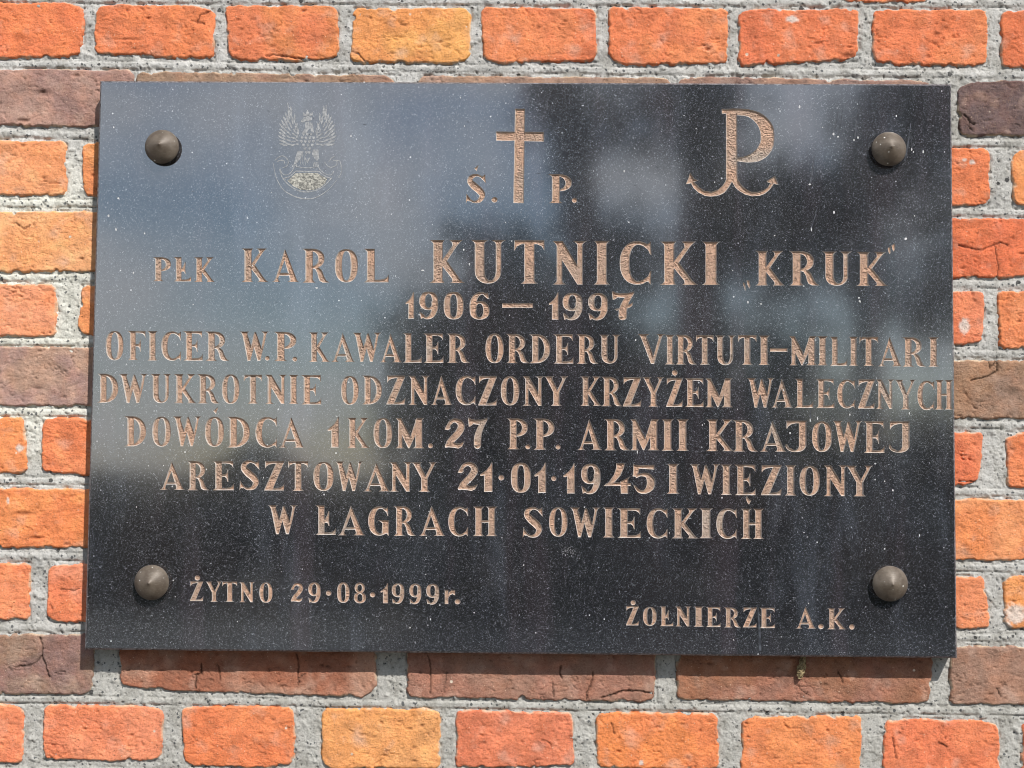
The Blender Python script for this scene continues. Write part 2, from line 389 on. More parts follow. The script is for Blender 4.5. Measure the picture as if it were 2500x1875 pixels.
KCOL = np.array([.92, 1.22, 1.34])
KDARK = np.array([.88, 1.04, 1.14])
BMEAN = lin((226, 143, 104))
def make_brick(k, q, c1, c2):
    tl, tr, br, bl = (np.array(q[2*i:2*i+2], float) for i in range(4))
    wpx = (np.linalg.norm(tr-tl)+np.linalg.norm(br-bl))/2; hpx = (np.linalg.norm(bl-tl)+np.linalg.norm(br-tr))/2
    cen = (tl+tr+br+bl)/4
    inframe = not (max(tr[0], br[0]) < 0 or min(tl[0], bl[0]) > 2500 or max(bl[1], br[1]) < 0 or min(tl[1], tr[1]) > 1875)
    st = 2.5 if inframe else 9.0
    mg = 9.0
    nu = int((wpx+2*mg)/st)+1; nv = int((hpx+2*mg)/st)+1
    u = np.linspace(-mg/wpx, 1+mg/wpx, nu); v = np.linspace(-mg/hpx, 1+mg/hpx, nv)
    U, V = np.meshgrid(u, v)
    X = (tl[0]*(1-U)+tr[0]*U)*(1-V) + (bl[0]*(1-U)+br[0]*U)*V
    Y = (tl[1]*(1-U)+tr[1]*U)*(1-V) + (bl[1]*(1-U)+br[1]*U)*V
    # distance inside a rounded rectangle, in px, ragged
    du = (U-.5)*wpx; dv = (V-.5)*hpx
    rad = 11.0 + 6*_rng.rand()
    qx = np.abs(du)-(wpx/2-rad); qy = np.abs(dv)-(hpx/2-rad)
    sd = np.hypot(np.maximum(qx, 0), np.maximum(qy, 0)) + np.minimum(np.maximum(qx, qy), 0) - rad
    sd = sd - 1.2 + 3.2*fbm(X, Y, 60, 2) + 1.9*fbm(X+900, Y, 15, 3) + 13*np.clip(fbm(X-350, Y+120, 34, 2)-.42, 0, 1)
    rc = np.random.RandomState(500+k)
    for sxn in (-1, 1):
        for syn in (-1, 1):
            ch = max(0, rc.normal(3, 7)); e = np.exp(-(((du-sxn*wpx/2)/rc.uniform(14, 34))**2+((dv-syn*hpx/2)/rc.uniform(9, 22))**2)); sd = sd + ch*e
    low = .75*sst(.2, .9, V)                                 # lower arrises are more broken
    sd = sd + low*3.0*np.maximum(fbm(X, Y+500, 24, 2), 0)*2
    h = 0.9*fbm(X+50*k, Y, 95, 2) + 0.42*fbm(X, Y, 34, 3, 1.5) + .34*fbm(X, Y+77, 10, 3, 1.2)
    grit = fbm(X+7*k, Y-40, 7, 2, 1.5); h = h - 2.2*np.clip(grit-.36, 0, 1)
    rid = 1-np.abs(fbm(X+333, Y+k*91, 34, 3, 2.2))*2.4       # short horizontal tears
    tear = np.clip(rid-.86, 0, 1)*np.clip(fbm(X+9, Y+77*k, 60, 1)*3-.3, 0, 1)
    h = h - 14.0*tear
    r = np.random.RandomState(1000+k)
    pit = np.zeros_like(X)
    for _ in range(int(4+wpx/45)):
        cx, cy = r.uniform(-.47, .47)*wpx, r.uniform(-.45, .45)*hpx
        a, b_ = r.uniform(2.2, 8), r.uniform(1.8, 3.8); dp = r.uniform(.5, 2.0)
        e = np.exp(-((du-cx)/a)**2 - ((dv-cy)/b_)**2); h = h - dp*e; pit += dp*e*.25
    for (cx, cy, a, b_, dp) in PITS:
        if abs(cx-cen[0]) < wpx and abs(cy-cen[1]) < hpx:
            e = np.exp(-(((X-cx)/a)**2 + ((Y-cy)/b_)**2)**1.5); h = h - dp*e; pit += e*.4
    crk = np.zeros_like(X)
    for pts, w, dp in GLOB_CRACK:
        if abs(pts[:, 0].mean()-cen[0]) < wpx*.7 and abs(pts[:, 1].mean()-cen[1]) < hpx*.75:
            dd = seg_dist(X+2.0*fbm(X, Y, 9, 2), Y+2.0*fbm(X+70, Y, 9, 2), pts)
            e = sst(w*.95, w*.25, dd); h = h - dp*e; crk = np.maximum(crk, e)
    # arris falls away behind the mortar
    fall = sst(-4.5, 4.0, sd)
    h = 3.0 + h*(1-.5*fall) - 7.5*fall**1.6
    # colour
    a1, a2 = lin(c1)*KCOL, lin(c2)*KCOL
    if c1[0]-c1[2] > 95: a1 = a1*.55+BMEAN*.45; a2 = a2*.55+BMEAN*.45
    else: a1, a2 = lin(c1)*KDARK*1.06, lin(c2)*KDARK*1.06
    t = sst(-.35, .45, fbm(X+31*k, Y, 120, 3) + (U-.5)*(1.1 if wpx < 400 else .5))
    c = a1[None, None]*(1-t[..., None]) + a2[None, None]*t[..., None]
    c = c*(1+.24*fbm(X, Y+5*k, 40, 4)[..., None])*(1+.09*sst(420, 150, cen[0]))  # left bricks lightened, the brighter exposure there put into their colour
    pale = np.clip(fbm(X+700, Y-300, 55, 3)-.28, 0, 1)[..., None]*.9
    c = c*(1-pale) + pale*(c*.4+np.array([.62, .45, .36])*.6)
    lime = sst(-4.5, -.5, sd)*sst(-.1, .3, fbm(X, Y+333, 30, 2))*.75        # lime smear at the arris
    c = c*(1-lime[..., None]) + lime[..., None]*np.array([.66, .56, .42])
    for (cx, cy, a, b_) in WHITE:
        e = sst(1.35, .7, np.hypot((X-cx)/a, (Y-cy)/b_)+.35*fbm(X, Y, 10, 2))[..., None]*.85; c = c*(1-e)+e*np.array([.72, .66, .60])
    c = c*(1-.65*np.clip(crk, 0, 1))[..., None]*(1-np.clip(pit, 0, .45))[..., None]
    wx, wz = unproj(X, Y)
    vs = np.stack([wx, -h*MM, wz], -1).reshape(-1, 3)
    idx = np.arange(nu*nv).reshape(nv, nu)
    qd = np.stack([idx[:-1, :-1], idx[1:, :-1], idx[1:, 1:], idx[:-1, 1:]], -1)
    cx = X[:-1, :-1]; cy = Y[:-1, :-1]
    keep = ~hidden(cx, cy)
    keep = keep & (sd[:-1, :-1] < 8)
    qd = qd[keep]
    if len(qd) == 0: return
    used = np.unique(qd); rm = -np.ones(nu*nv, int); rm[used] = np.arange(len(used))
    me = new_mesh('brick', vs[used], rm[qd], M_BRICK, True, np.clip(c.reshape(-1, 3)[used], .01, .9))
    obj('brick', me, wall)

for k, (q, c1, c2) in enumerate(BR): make_brick(k, q, c1, c2)

# mortar: one sheet with tooled joints. Joint centre lines (left y at x=0, right y at x=2500)
HJ = [(-168, -166), (-2, 10), (157, 183), (327, 351), (496, 521), (678, 695), (834, 866), (1006, 1038), (1174, 1204), (1356, 1388), (1532, 1558), (1707, 1738), (1880, 1915)]
def make_mortar():
    obs = []
    def sheet(x0, x1, y0, y1, st):
        X, Y = np.meshgrid(np.arange(x0, x1+st, st), np.arange(y0, y1+st, st))
        Xc = X
        h = .35*fbm(X, Y, 70, 2) + .52*fbm(X, Y, 20, 3) + .34*fbm(X, Y, 8, 2)
        dj = np.full(X.shape, 1e9)
        for a, b_ in HJ:
            yl = a+(b_-a)*X/2500 + 2.0*fbm(X, X*0+a, 160, 2)
            d = Y-yl; dj = np.where(np.abs(d) < np.abs(dj), d, dj)
        near = sst(17, 11, np.abs(dj))
        ridge = .9*np.exp(-(dj/7.5)**4)                     # raised half-round bead of the pointing
        groove = -1.5*(np.exp(-((dj-9.5)/2.0)**2)+.7*np.exp(-((dj+9.5)/2.0)**2))*sst(-.25, .2, fbm(X, Y*.3, 60, 2))
        lines = .30*pn(X/90, Y/4.2)
        h = h + near*(ridge+groove+lines) + (1-near)*.30*pn(Y/70, X/4.6)
        blob = np.clip(fbm(X+50, Y+40, 26, 3)-.25, 0, 1)*2.2
        hole = np.clip(fbm(X-90, Y+440, 9, 2)-.48, 0, 1)*5
        h = h + .35 + 1.2*blob - hole
        und = np.zeros_like(X); dm = np.full(X.shape, -99.)
        for q, _, _ in BR:
            xa, xb = max(q[0], q[6]), min(q[2], q[4]); 
            if xb < x0-5 or xa > x1+5: continue
            t = np.clip((X-xa)/(xb-xa), 0, 1); yt = q[1]*(1-t)+q[3]*t; yb = q[7]*(1-t)+q[5]*t
            dq = np.minimum(np.minimum(X-xa, xb-X), np.minimum(Y-yt, yb-Y)); dm = np.maximum(dm, dq); und = np.maximum(und, sst(15, 22, dq))
        h = h - 2.2*np.exp(-((dm+2.5)/2.6)**2)*sst(-.05, .35, fbm(X+60, Y-900, 34, 3))      # cement pulled away from the brick here and there
        h = h*(1-und) - 9*und
        base = np.array([.56, .55, .525])
        wl = sst(420, 100, X)*sst(300, 480, Y)*sst(1250, 1000, Y)  # mid-left mortar painted whiter, overexposed light put into its colour
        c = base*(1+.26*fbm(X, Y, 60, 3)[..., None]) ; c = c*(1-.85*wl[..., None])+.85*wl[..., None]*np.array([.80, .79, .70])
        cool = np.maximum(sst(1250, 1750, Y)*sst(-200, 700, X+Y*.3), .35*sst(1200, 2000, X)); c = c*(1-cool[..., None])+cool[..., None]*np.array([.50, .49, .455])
        c = c*(1-.35*np.clip(hole*.6, 0, 1))[..., None]
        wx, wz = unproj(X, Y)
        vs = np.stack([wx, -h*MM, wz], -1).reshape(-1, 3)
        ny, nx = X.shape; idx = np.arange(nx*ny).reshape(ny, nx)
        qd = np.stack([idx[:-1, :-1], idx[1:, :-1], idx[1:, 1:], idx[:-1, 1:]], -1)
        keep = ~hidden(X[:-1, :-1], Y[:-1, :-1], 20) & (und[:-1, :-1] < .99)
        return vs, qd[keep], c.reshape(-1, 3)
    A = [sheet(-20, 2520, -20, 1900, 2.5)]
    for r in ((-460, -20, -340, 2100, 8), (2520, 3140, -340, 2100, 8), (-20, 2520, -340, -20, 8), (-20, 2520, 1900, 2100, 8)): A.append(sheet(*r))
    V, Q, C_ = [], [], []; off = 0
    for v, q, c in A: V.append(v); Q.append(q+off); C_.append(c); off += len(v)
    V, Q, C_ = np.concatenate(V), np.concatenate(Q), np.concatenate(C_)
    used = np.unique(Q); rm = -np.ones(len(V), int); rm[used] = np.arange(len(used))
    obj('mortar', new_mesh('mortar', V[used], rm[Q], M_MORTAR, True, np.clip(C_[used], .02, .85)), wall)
    # the masonry behind: a plain core that gives the wall its thickness
    x0, z1 = unproj(-460., -340.); x1, z0 = unproj(3140., 2100.)
    x0, x1, z0, z1 = float(x0)+.01, float(x1)-.01, float(z0)+.01, float(z1)-.01
    vs = [(x, y, z) for y in (.012, .25) for z in (z0, z1) for x in (x0, x1)]
    obj('wall_core', new_mesh('wall_core', vs, [(0,1,3,2), (5,4,6,7), (4,0,2,6), (1,5,7,3), (2,3,7,6), (4,5,1,0)], M_MORTAR, False, np.full((8, 3), .45)), wall)
make_mortar()

# ------------------------------------------------------------------ glyphs
def arc(cx, cy, rx, ry, a0, a1, n=14, p=2.0):
    out = []
    for i in range(n+1):
        a = R(a0+(a1-a0)*i/n); c, s = math.cos(a), math.sin(a)
        out.append((cx+rx*math.copysign(abs(c)**(2/p), c), cy+ry*math.copysign(abs(s)**(2/p), s)))
    return out
def stem(cx, t, y0=0., y1=1., fb=.18, ft=.18, fh=.11, fbr=None, ftr=None):
    """vertical stroke flaring into concave serifs; fb/ft = half widths of the serifs (0 = plain end)"""
    fbr = fb if fbr is None else fbr; ftr = ft if ftr is None else ftr
    S = (1, .75, .5, .25, 0); h = t/2; pts = []
    def w(F, s): return h+(max(F, h)-h)*s**2.4
    for s in S: pts.append((cx+w(fbr, s), y0+(1-s)*fh))
    for s in reversed(S): pts.append((cx+w(ftr, s), y1-(1-s)*fh))
    for s in S: pts.append((cx-w(ft, s), y1-(1-s)*fh))
    for s in reversed(S): pts.append((cx-w(fb, s), y0+(1-s)*fh))
    return pts
def spath(pts, ws, n=7):
    """smooth stroke of varying width -> list of quads"""
    P = np.array(pts, float); W = np.array(ws, float); out = []; Q = []; WW = []
    ext = np.vstack([2*P[0]-P[1], P, 2*P[-1]-P[-2]])
    for i in range(len(P)-1):
        p0, p1, p2, p3 = ext[i:i+4]
        for j in range(n):
            t = j/n
            Q.append(.5*((2*p1)+(-p0+p2)*t+(2*p0-5*p1+4*p2-p3)*t*t+(-p0+3*p1-3*p2+p3)*t**3)); WW.append(W[i]*(1-t)+W[i+1]*t)
    Q.append(P[-1]); WW.append(W[-1]); Q = np.array(Q); WW = np.array(WW)
    T = np.gradient(Q, axis=0); T /= np.linalg.norm(T, axis=1)[:, None]+1e-9; Nn = np.stack([-T[:, 1], T[:, 0]], 1)
    A = Q+Nn*WW[:, None]/2; B = Q-Nn*WW[:, None]/2
    return [[tuple(A[i]), tuple(B[i]), tuple(B[i+1]), tuple(A[i+1])] for i in range(len(Q)-1)]
def ring(cx, cy, rx, ry, ix, iy, p=2.3, pi_=2.3, n=14, icx=None):
    """closed O as two halves"""
    icx = cx if icx is None else icx
    out = []
    for a, b in ((-90, 90), (90, 270)):
        out.append(arc(cx, cy, rx, ry, a, b, n, p)+arc(icx, cy, ix, iy, b, a, n, pi_))
    return out
ARM_T = lambda w: [(.12, 1), (w, 1), (w, .76), (w-.05, .85), (w-.13, .905), (w-.26, .92), (.12, .92)]
ARM_B = lambda w: [(.12, 0), (w, 0), (w, .24), (w-.05, .15), (w-.13, .10), (w-.26, .08), (.12, .08)]
ARM_M = [(.28, .465), (.42, .46), (.48, .40), (.51, .29), (.535, .29), (.535, .71), (.51, .71), (.49, .62), (.43, .555), (.28, .545)]
P_BOWL = [arc(.30, .705, .38, .295, 90, -90, 14, 2.2)+[(.26, .41), (.26, .48)]+arc(.30, .70, .19, .215, -90, 90, 12, 2.0)+[(.26, .915), (.26, 1.0)]]
S_T = stem(.22, .225, fb=.20, ft=.22, ftr=.11, fbr=.19)
HALFU = [arc(.385, .30, .300, .30, 180, 360, 16, 2.2)+arc(.435, .30, .125, .225, 360, 180, 14, 2.1)]
def mirror(polys, w): return [[(w-x, 1-y) for x, y in p] for p in polys]
SIX = ring(.33, .335, .33, .335, .115, .245, 2.3, 2.2)+spath([(.115, .34), (.12, .62), (.22, .86), (.40, .955), (.55, .89)], [.23, .23, .18, .09, .07])+[[(.44, .93), (.60, .98), (.65, .74), (.58, .76), (.47, .86)]]
G = {
 'I': [stem(.18, .22, fb=.18, ft=.18)],
 'L': [S_T, ARM_B(.72)],
 'Ł': [S_T, ARM_B(.72), [(.26, .48), (.36, .57), (.41, .66), (.46, .80), (.50, .80), (.485, .52), (.50, .30), (.47, .30), (.44, .385), (.38, .41), (.26, .36)]],
 'E': [S_T, ARM_B(.72), ARM_T(.70), ARM_M],
 'F': [S_T, ARM_T(.72), ARM_M],
 'T': [stem(.33, .225, fb=.19, ft=.16), [(0, 1), (.66, 1), (.66, .76), (.60, .86), (.50, .91), (.16, .91), (.06, .86), (0, .76)]],
 'H': [stem(.20, .23, fb=.20, ft=.20), stem(.64, .23, fb=.20, ft=.20), [(.25, .455), (.6, .455), (.6, .54), (.25, .54)]],
 'K': [stem(.21, .225, fb=.21, ft=.21, ftr=.16, fbr=.16), [(.27, .38), (.40, .47), (.67, .87), (.74, .95), (.80, 1), (.48, 1), (.54, .95), (.55, .87), (.28, .50)],
       [(.28, .43), (.38, .58), (.73, .10), (.80, .03), (.86, 0), (.50, 0), (.55, .04), (.54, .10)]],
 'A': [[(0, 0), (.29, 0), (.23, .04), (.21, .10), (.44, .70), (.46, .95), (.44, 1), (.42, .96), (.12, .12), (.07, .04)],
       [(.44, 1), (.40, .92), (.39, .74), (.60, .10), (.59, .04), (.52, 0), (.92, 0), (.86, .04), (.82, .12), (.50, .88)], [(.20, .19), (.62, .19), (.59, .28), (.22, .28)]],
 'V': [[(0, 1), (.39, 1), (.32, .96), (.31, .89), (.55, .24), (.57, .0), (.45, .0), (.11, .87), (.06, .96)],
       [(.53, .24), (.72, .88), (.71, .96), (.64, 1), (.95, 1), (.87, .96), (.83, .88), (.57, .0), (.47, .05)]],
 'W': [[(0, 1), (.34, 1), (.28, .96), (.27, .90), (.43, .40), (.37, .0), (.27, .0), (.10, .86), (.06, .95)],
       [(.37, .0), (.29, .15), (.44, .72), (.50, .95), (.53, .97), (.58, .90), (.50, .50)],
       [(.44, .72), (.50, .97), (.56, .98), (.60, .88), (.76, .40), (.71, .0), (.61, .0), (.46, .55)],
       [(.71, .0), (.64, .12), (.74, .45), (.82, .88), (.81, .95), (.74, 1), (1.02, 1), (.95, .96), (.91, .88), (.86, .6)]],
 'N': [stem(.16, .13, 0, .93, fb=.16, ft=.065), stem(.63, .125, .06, 1, fb=.06, ft=.16), [(0, 1), (.24, 1), (.68, .26), (.693, 0), (.57, 0), (.13, .70), (.10, .88), (.06, .95)]],
 'M': [stem(.15, .15, 0, .9, fb=.15, ft=.075), stem(.78, .24, 0, .95, fb=.20, ft=.12), [(0, 1), (.19, 1), (.52, .36), (.47, 0), (.42, 0), (.12, .62), (.08, .9)],
       [(.47, 0), (.42, .16), (.66, .88), (.70, 1), (.97, 1), (.91, .95), (.89, .88), (.70, .5)]],
 'Y': [stem(.44, .225, 0, .46, fb=.20, ft=.112), [(0, 1), (.36, 1), (.30, .96), (.31, .89), (.49, .54), (.5525, .40), (.33, .38), (.3275, .46), (.11, .87), (.06, .95)],
       [(.44, .48), (.65, .88), (.64, .95), (.58, 1), (.87, 1), (.80, .96), (.76, .88), (.5525, .46), (.52, .36), (.42, .40)]],
 'Z': [[(.03, 1), (.68, 1), (.66, .90), (.32, .91), (.18, .88), (.09, .83), (.03, .75)], [(.40, .94), (.68, 1), (.67, .95), (.30, .06), (0, 0), (.02, .07)],
       [(0, 0), (.66, 0), (.69, .25), (.62, .16), (.52, .10), (.38, .08), (.1, .08)]],
 'O': ring(.31, .5, .31, .5, .115, .435, 2.35, 2.3, 18),
 '0': ring(.33, .5, .33, .5, .105, .405, 2.5, 2.6, 18),
 'C': [arc(.37, .5, .37, .5, 62, 298, 24, 2.2)+arc(.40, .5, .19, .42, 295, 65, 20, 2.2), [(.48, .955), (.60, .935), (.66, 1), (.67, .68), (.64, .70), (.60, .80), (.50, .885)],
       [(.48, .045), (.60, .07), (.66, 0), (.67, .32), (.64, .30), (.60, .20), (.50, .115)]],
 'G': [arc(.37, .5, .37, .5, 62, 300, 24, 2.2)+arc(.42, .5, .20, .42, 295, 65, 20, 2.2), [(.48, .955), (.60, .935), (.66, 1), (.67, .66), (.64, .68), (.60, .80), (.50, .885)],
       [(.33, .53), (.69, .53), (.69, 0), (.66, .01), (.62, .07), (.50, .03), (.45, .08), (.47, .42), (.42, .47)]],
 'D': [stem(.22, .225, fb=.22, ft=.22, ftr=.11, fbr=.11), arc(.24, .5, .50, .5, 90, -90, 18, 2.2)+arc(.24, .5, .285, .42, -90, 90, 16, 2.1)],
 'P': [stem(.22, .225, fb=.20, ft=.22, ftr=.11)]+P_BOWL,
 'R': [stem(.22, .225, fb=.20, ft=.22, ftr=.11)]+P_BOWL+[[(.30, .50), (.48, .47), (.60, .36), (.68, .16), (.74, .06), (.83, .0), (.62, .0), (.53, .05), (.49, .14), (.46, .28), (.40, .39), (.30, .43)]],
 'U': [stem(.195, .22, .29, 1, fb=.11, ft=.195), stem(.623, .125, .29, 1, fb=.062, ft=.165)]+HALFU,
 'J': [stem(.505, .225, .22, 1, fb=.1125, ft=.1125), [(.02, 1), (.6175, 1), (.6175, .915), (.30, .92), (.16, .88), (.08, .82), (.04, .75), (.02, .75)],
       arc(.30, .24, .3175, .24, 0, -165, 16, 2.2)+[(0, .26), (.04, .25), (.10, .14)]+arc(.27, .24, .125, .175, -130, 0, 10, 2.1)],
 'S': spath([(.57, .80), (.50, .90), (.34, .955), (.17, .87), (.15, .73), (.28, .58), (.46, .42), (.54, .27), (.46, .10), (.30, .045), (.17, .09), (.07, .22)],
            [.05, .07, .09, .17, .21, .245, .245, .21, .15, .08, .07, .05])+[[(.50, .93), (.59, .94), (.64, 1), (.66, .68), (.60, .74), (.50, .88)], [(.02, .33), (.06, .28), (.16, .12), (.12, .06), (.05, .08), (0, 0)]],
 '1': [[(.12, 0), (.385, 0), (.385, 1), (.34, 1), (.30, .90), (.20, .76), (0, .60), (0, .55), (.04, .54), (.12, .56)]],
 '2': spath([(.10, .70), (.19, .86), (.34, .93), (.50, .84), (.53, .68), (.42, .48), (.26, .30), (.13, .15)], [.10, .14, .14, .21, .24, .24, .23, .20])+
      [[(.0, .62), (.12, .60), (.20, .66), (.16, .84), (.05, .76)], [(.02, 0), (.12, .015), (.30, 0), (.44, -.03), (.56, .03), (.64, .20), (.62, .22), (.50, .15), (.38, .15), (.25, .22), (.06, .20), (0, .06)]],
 '4': [[(.44, 1), (.74, 1), (.72, .86), (.60, .60), (.38, .365), (.0, .30), (.0, .25), (.18, .38), (.36, .62), (.44, .85)], [(0, .25), (.96, .25), (.96, .35), (.30, .375), (.10, .34)],
       [(.60, 0), (.86, 0), (.86, .48), (.92, .56), (.58, .40)]],
 '5': [[(.06, 1), (.10, .96), (.28, .94), (.62, .96), (.62, .80), (.22, .83), (.19, .66), (.18, .57), (.04, .57), (.06, .8)]]+spath([(.12, .55), (.26, .63), (.44, .60), (.53, .42), (.50, .20), (.36, .06), (.20, .10), (.08, .28)], [.08, .10, .16, .23, .22, .13, .10, .04]),
 '6': SIX, '9': mirror(SIX, .66),
 '7': [[(0, 1), (.07, .99), (.12, .95), (.28, .925), (.50, .935), (.72, 1), (.72, .92), (.62, .74), (.45, .76), (.20, .79), (.10, .72), (.03, .71)]]+spath([(.58, .86), (.44, .62), (.36, .36), (.35, .12)], [.18, .22, .27, .27])+[arc(.35, .12, .135, .12, 180, 360, 8)],
 '8': ring(.31, .74, .27, .26, .11, .155, 2.1, 2.1, 12)+ring(.32, .27, .32, .27, .125, .175, 2.2, 2.1, 12),
 'r': [stem(.15, .28, 0, 1, fb=.14, ft=.15), [(.22, .55), (.36, .86), (.55, 1), (.80, .98), (.80, .60), (.60, .70), (.42, .62), (.28, .40)]],
 '.': [arc(.5, .5, .5, .5, 0, 340, 17)],
 '-': [[(0, 0), (1, 0), (1, 1), (0, 1)]],
 "'": [[(0, .42), (.95, 1), (1, .92), (.60, 0), (.50, 0)]],
 ',': [[(.0, .55), (.12, 1), (.55, .62), (1, .45), (.62, .0), (.42, .02)]],
 '„': [[(0, .82), (.30, .62), (.42, .05), (.30, 0), (.05, .55)], [(.50, 1), (.85, .95), (1, .42), (.85, .18), (.60, .55)]],
 '”': [[(0, .55), (.35, .72), (.42, .12), (.25, 0), (.10, .20)], [(.50, .80), (.95, 1), (1, .50), (.80, .22), (.62, .45)]],
}
G['Ó'] = G['O']; G['Ż'] = G['Z']; G['Ę'] = G['E']; G['Ś'] = G['S']; G['·'] = G['.']; G['—'] = G['-']
SEVEN_X = G['7'] + [[(.08, .38), (.22, .42), (.62, .58), (.69, .66), (.66, .50), (.55, .42), (.30, .38), (.16, .33)]]

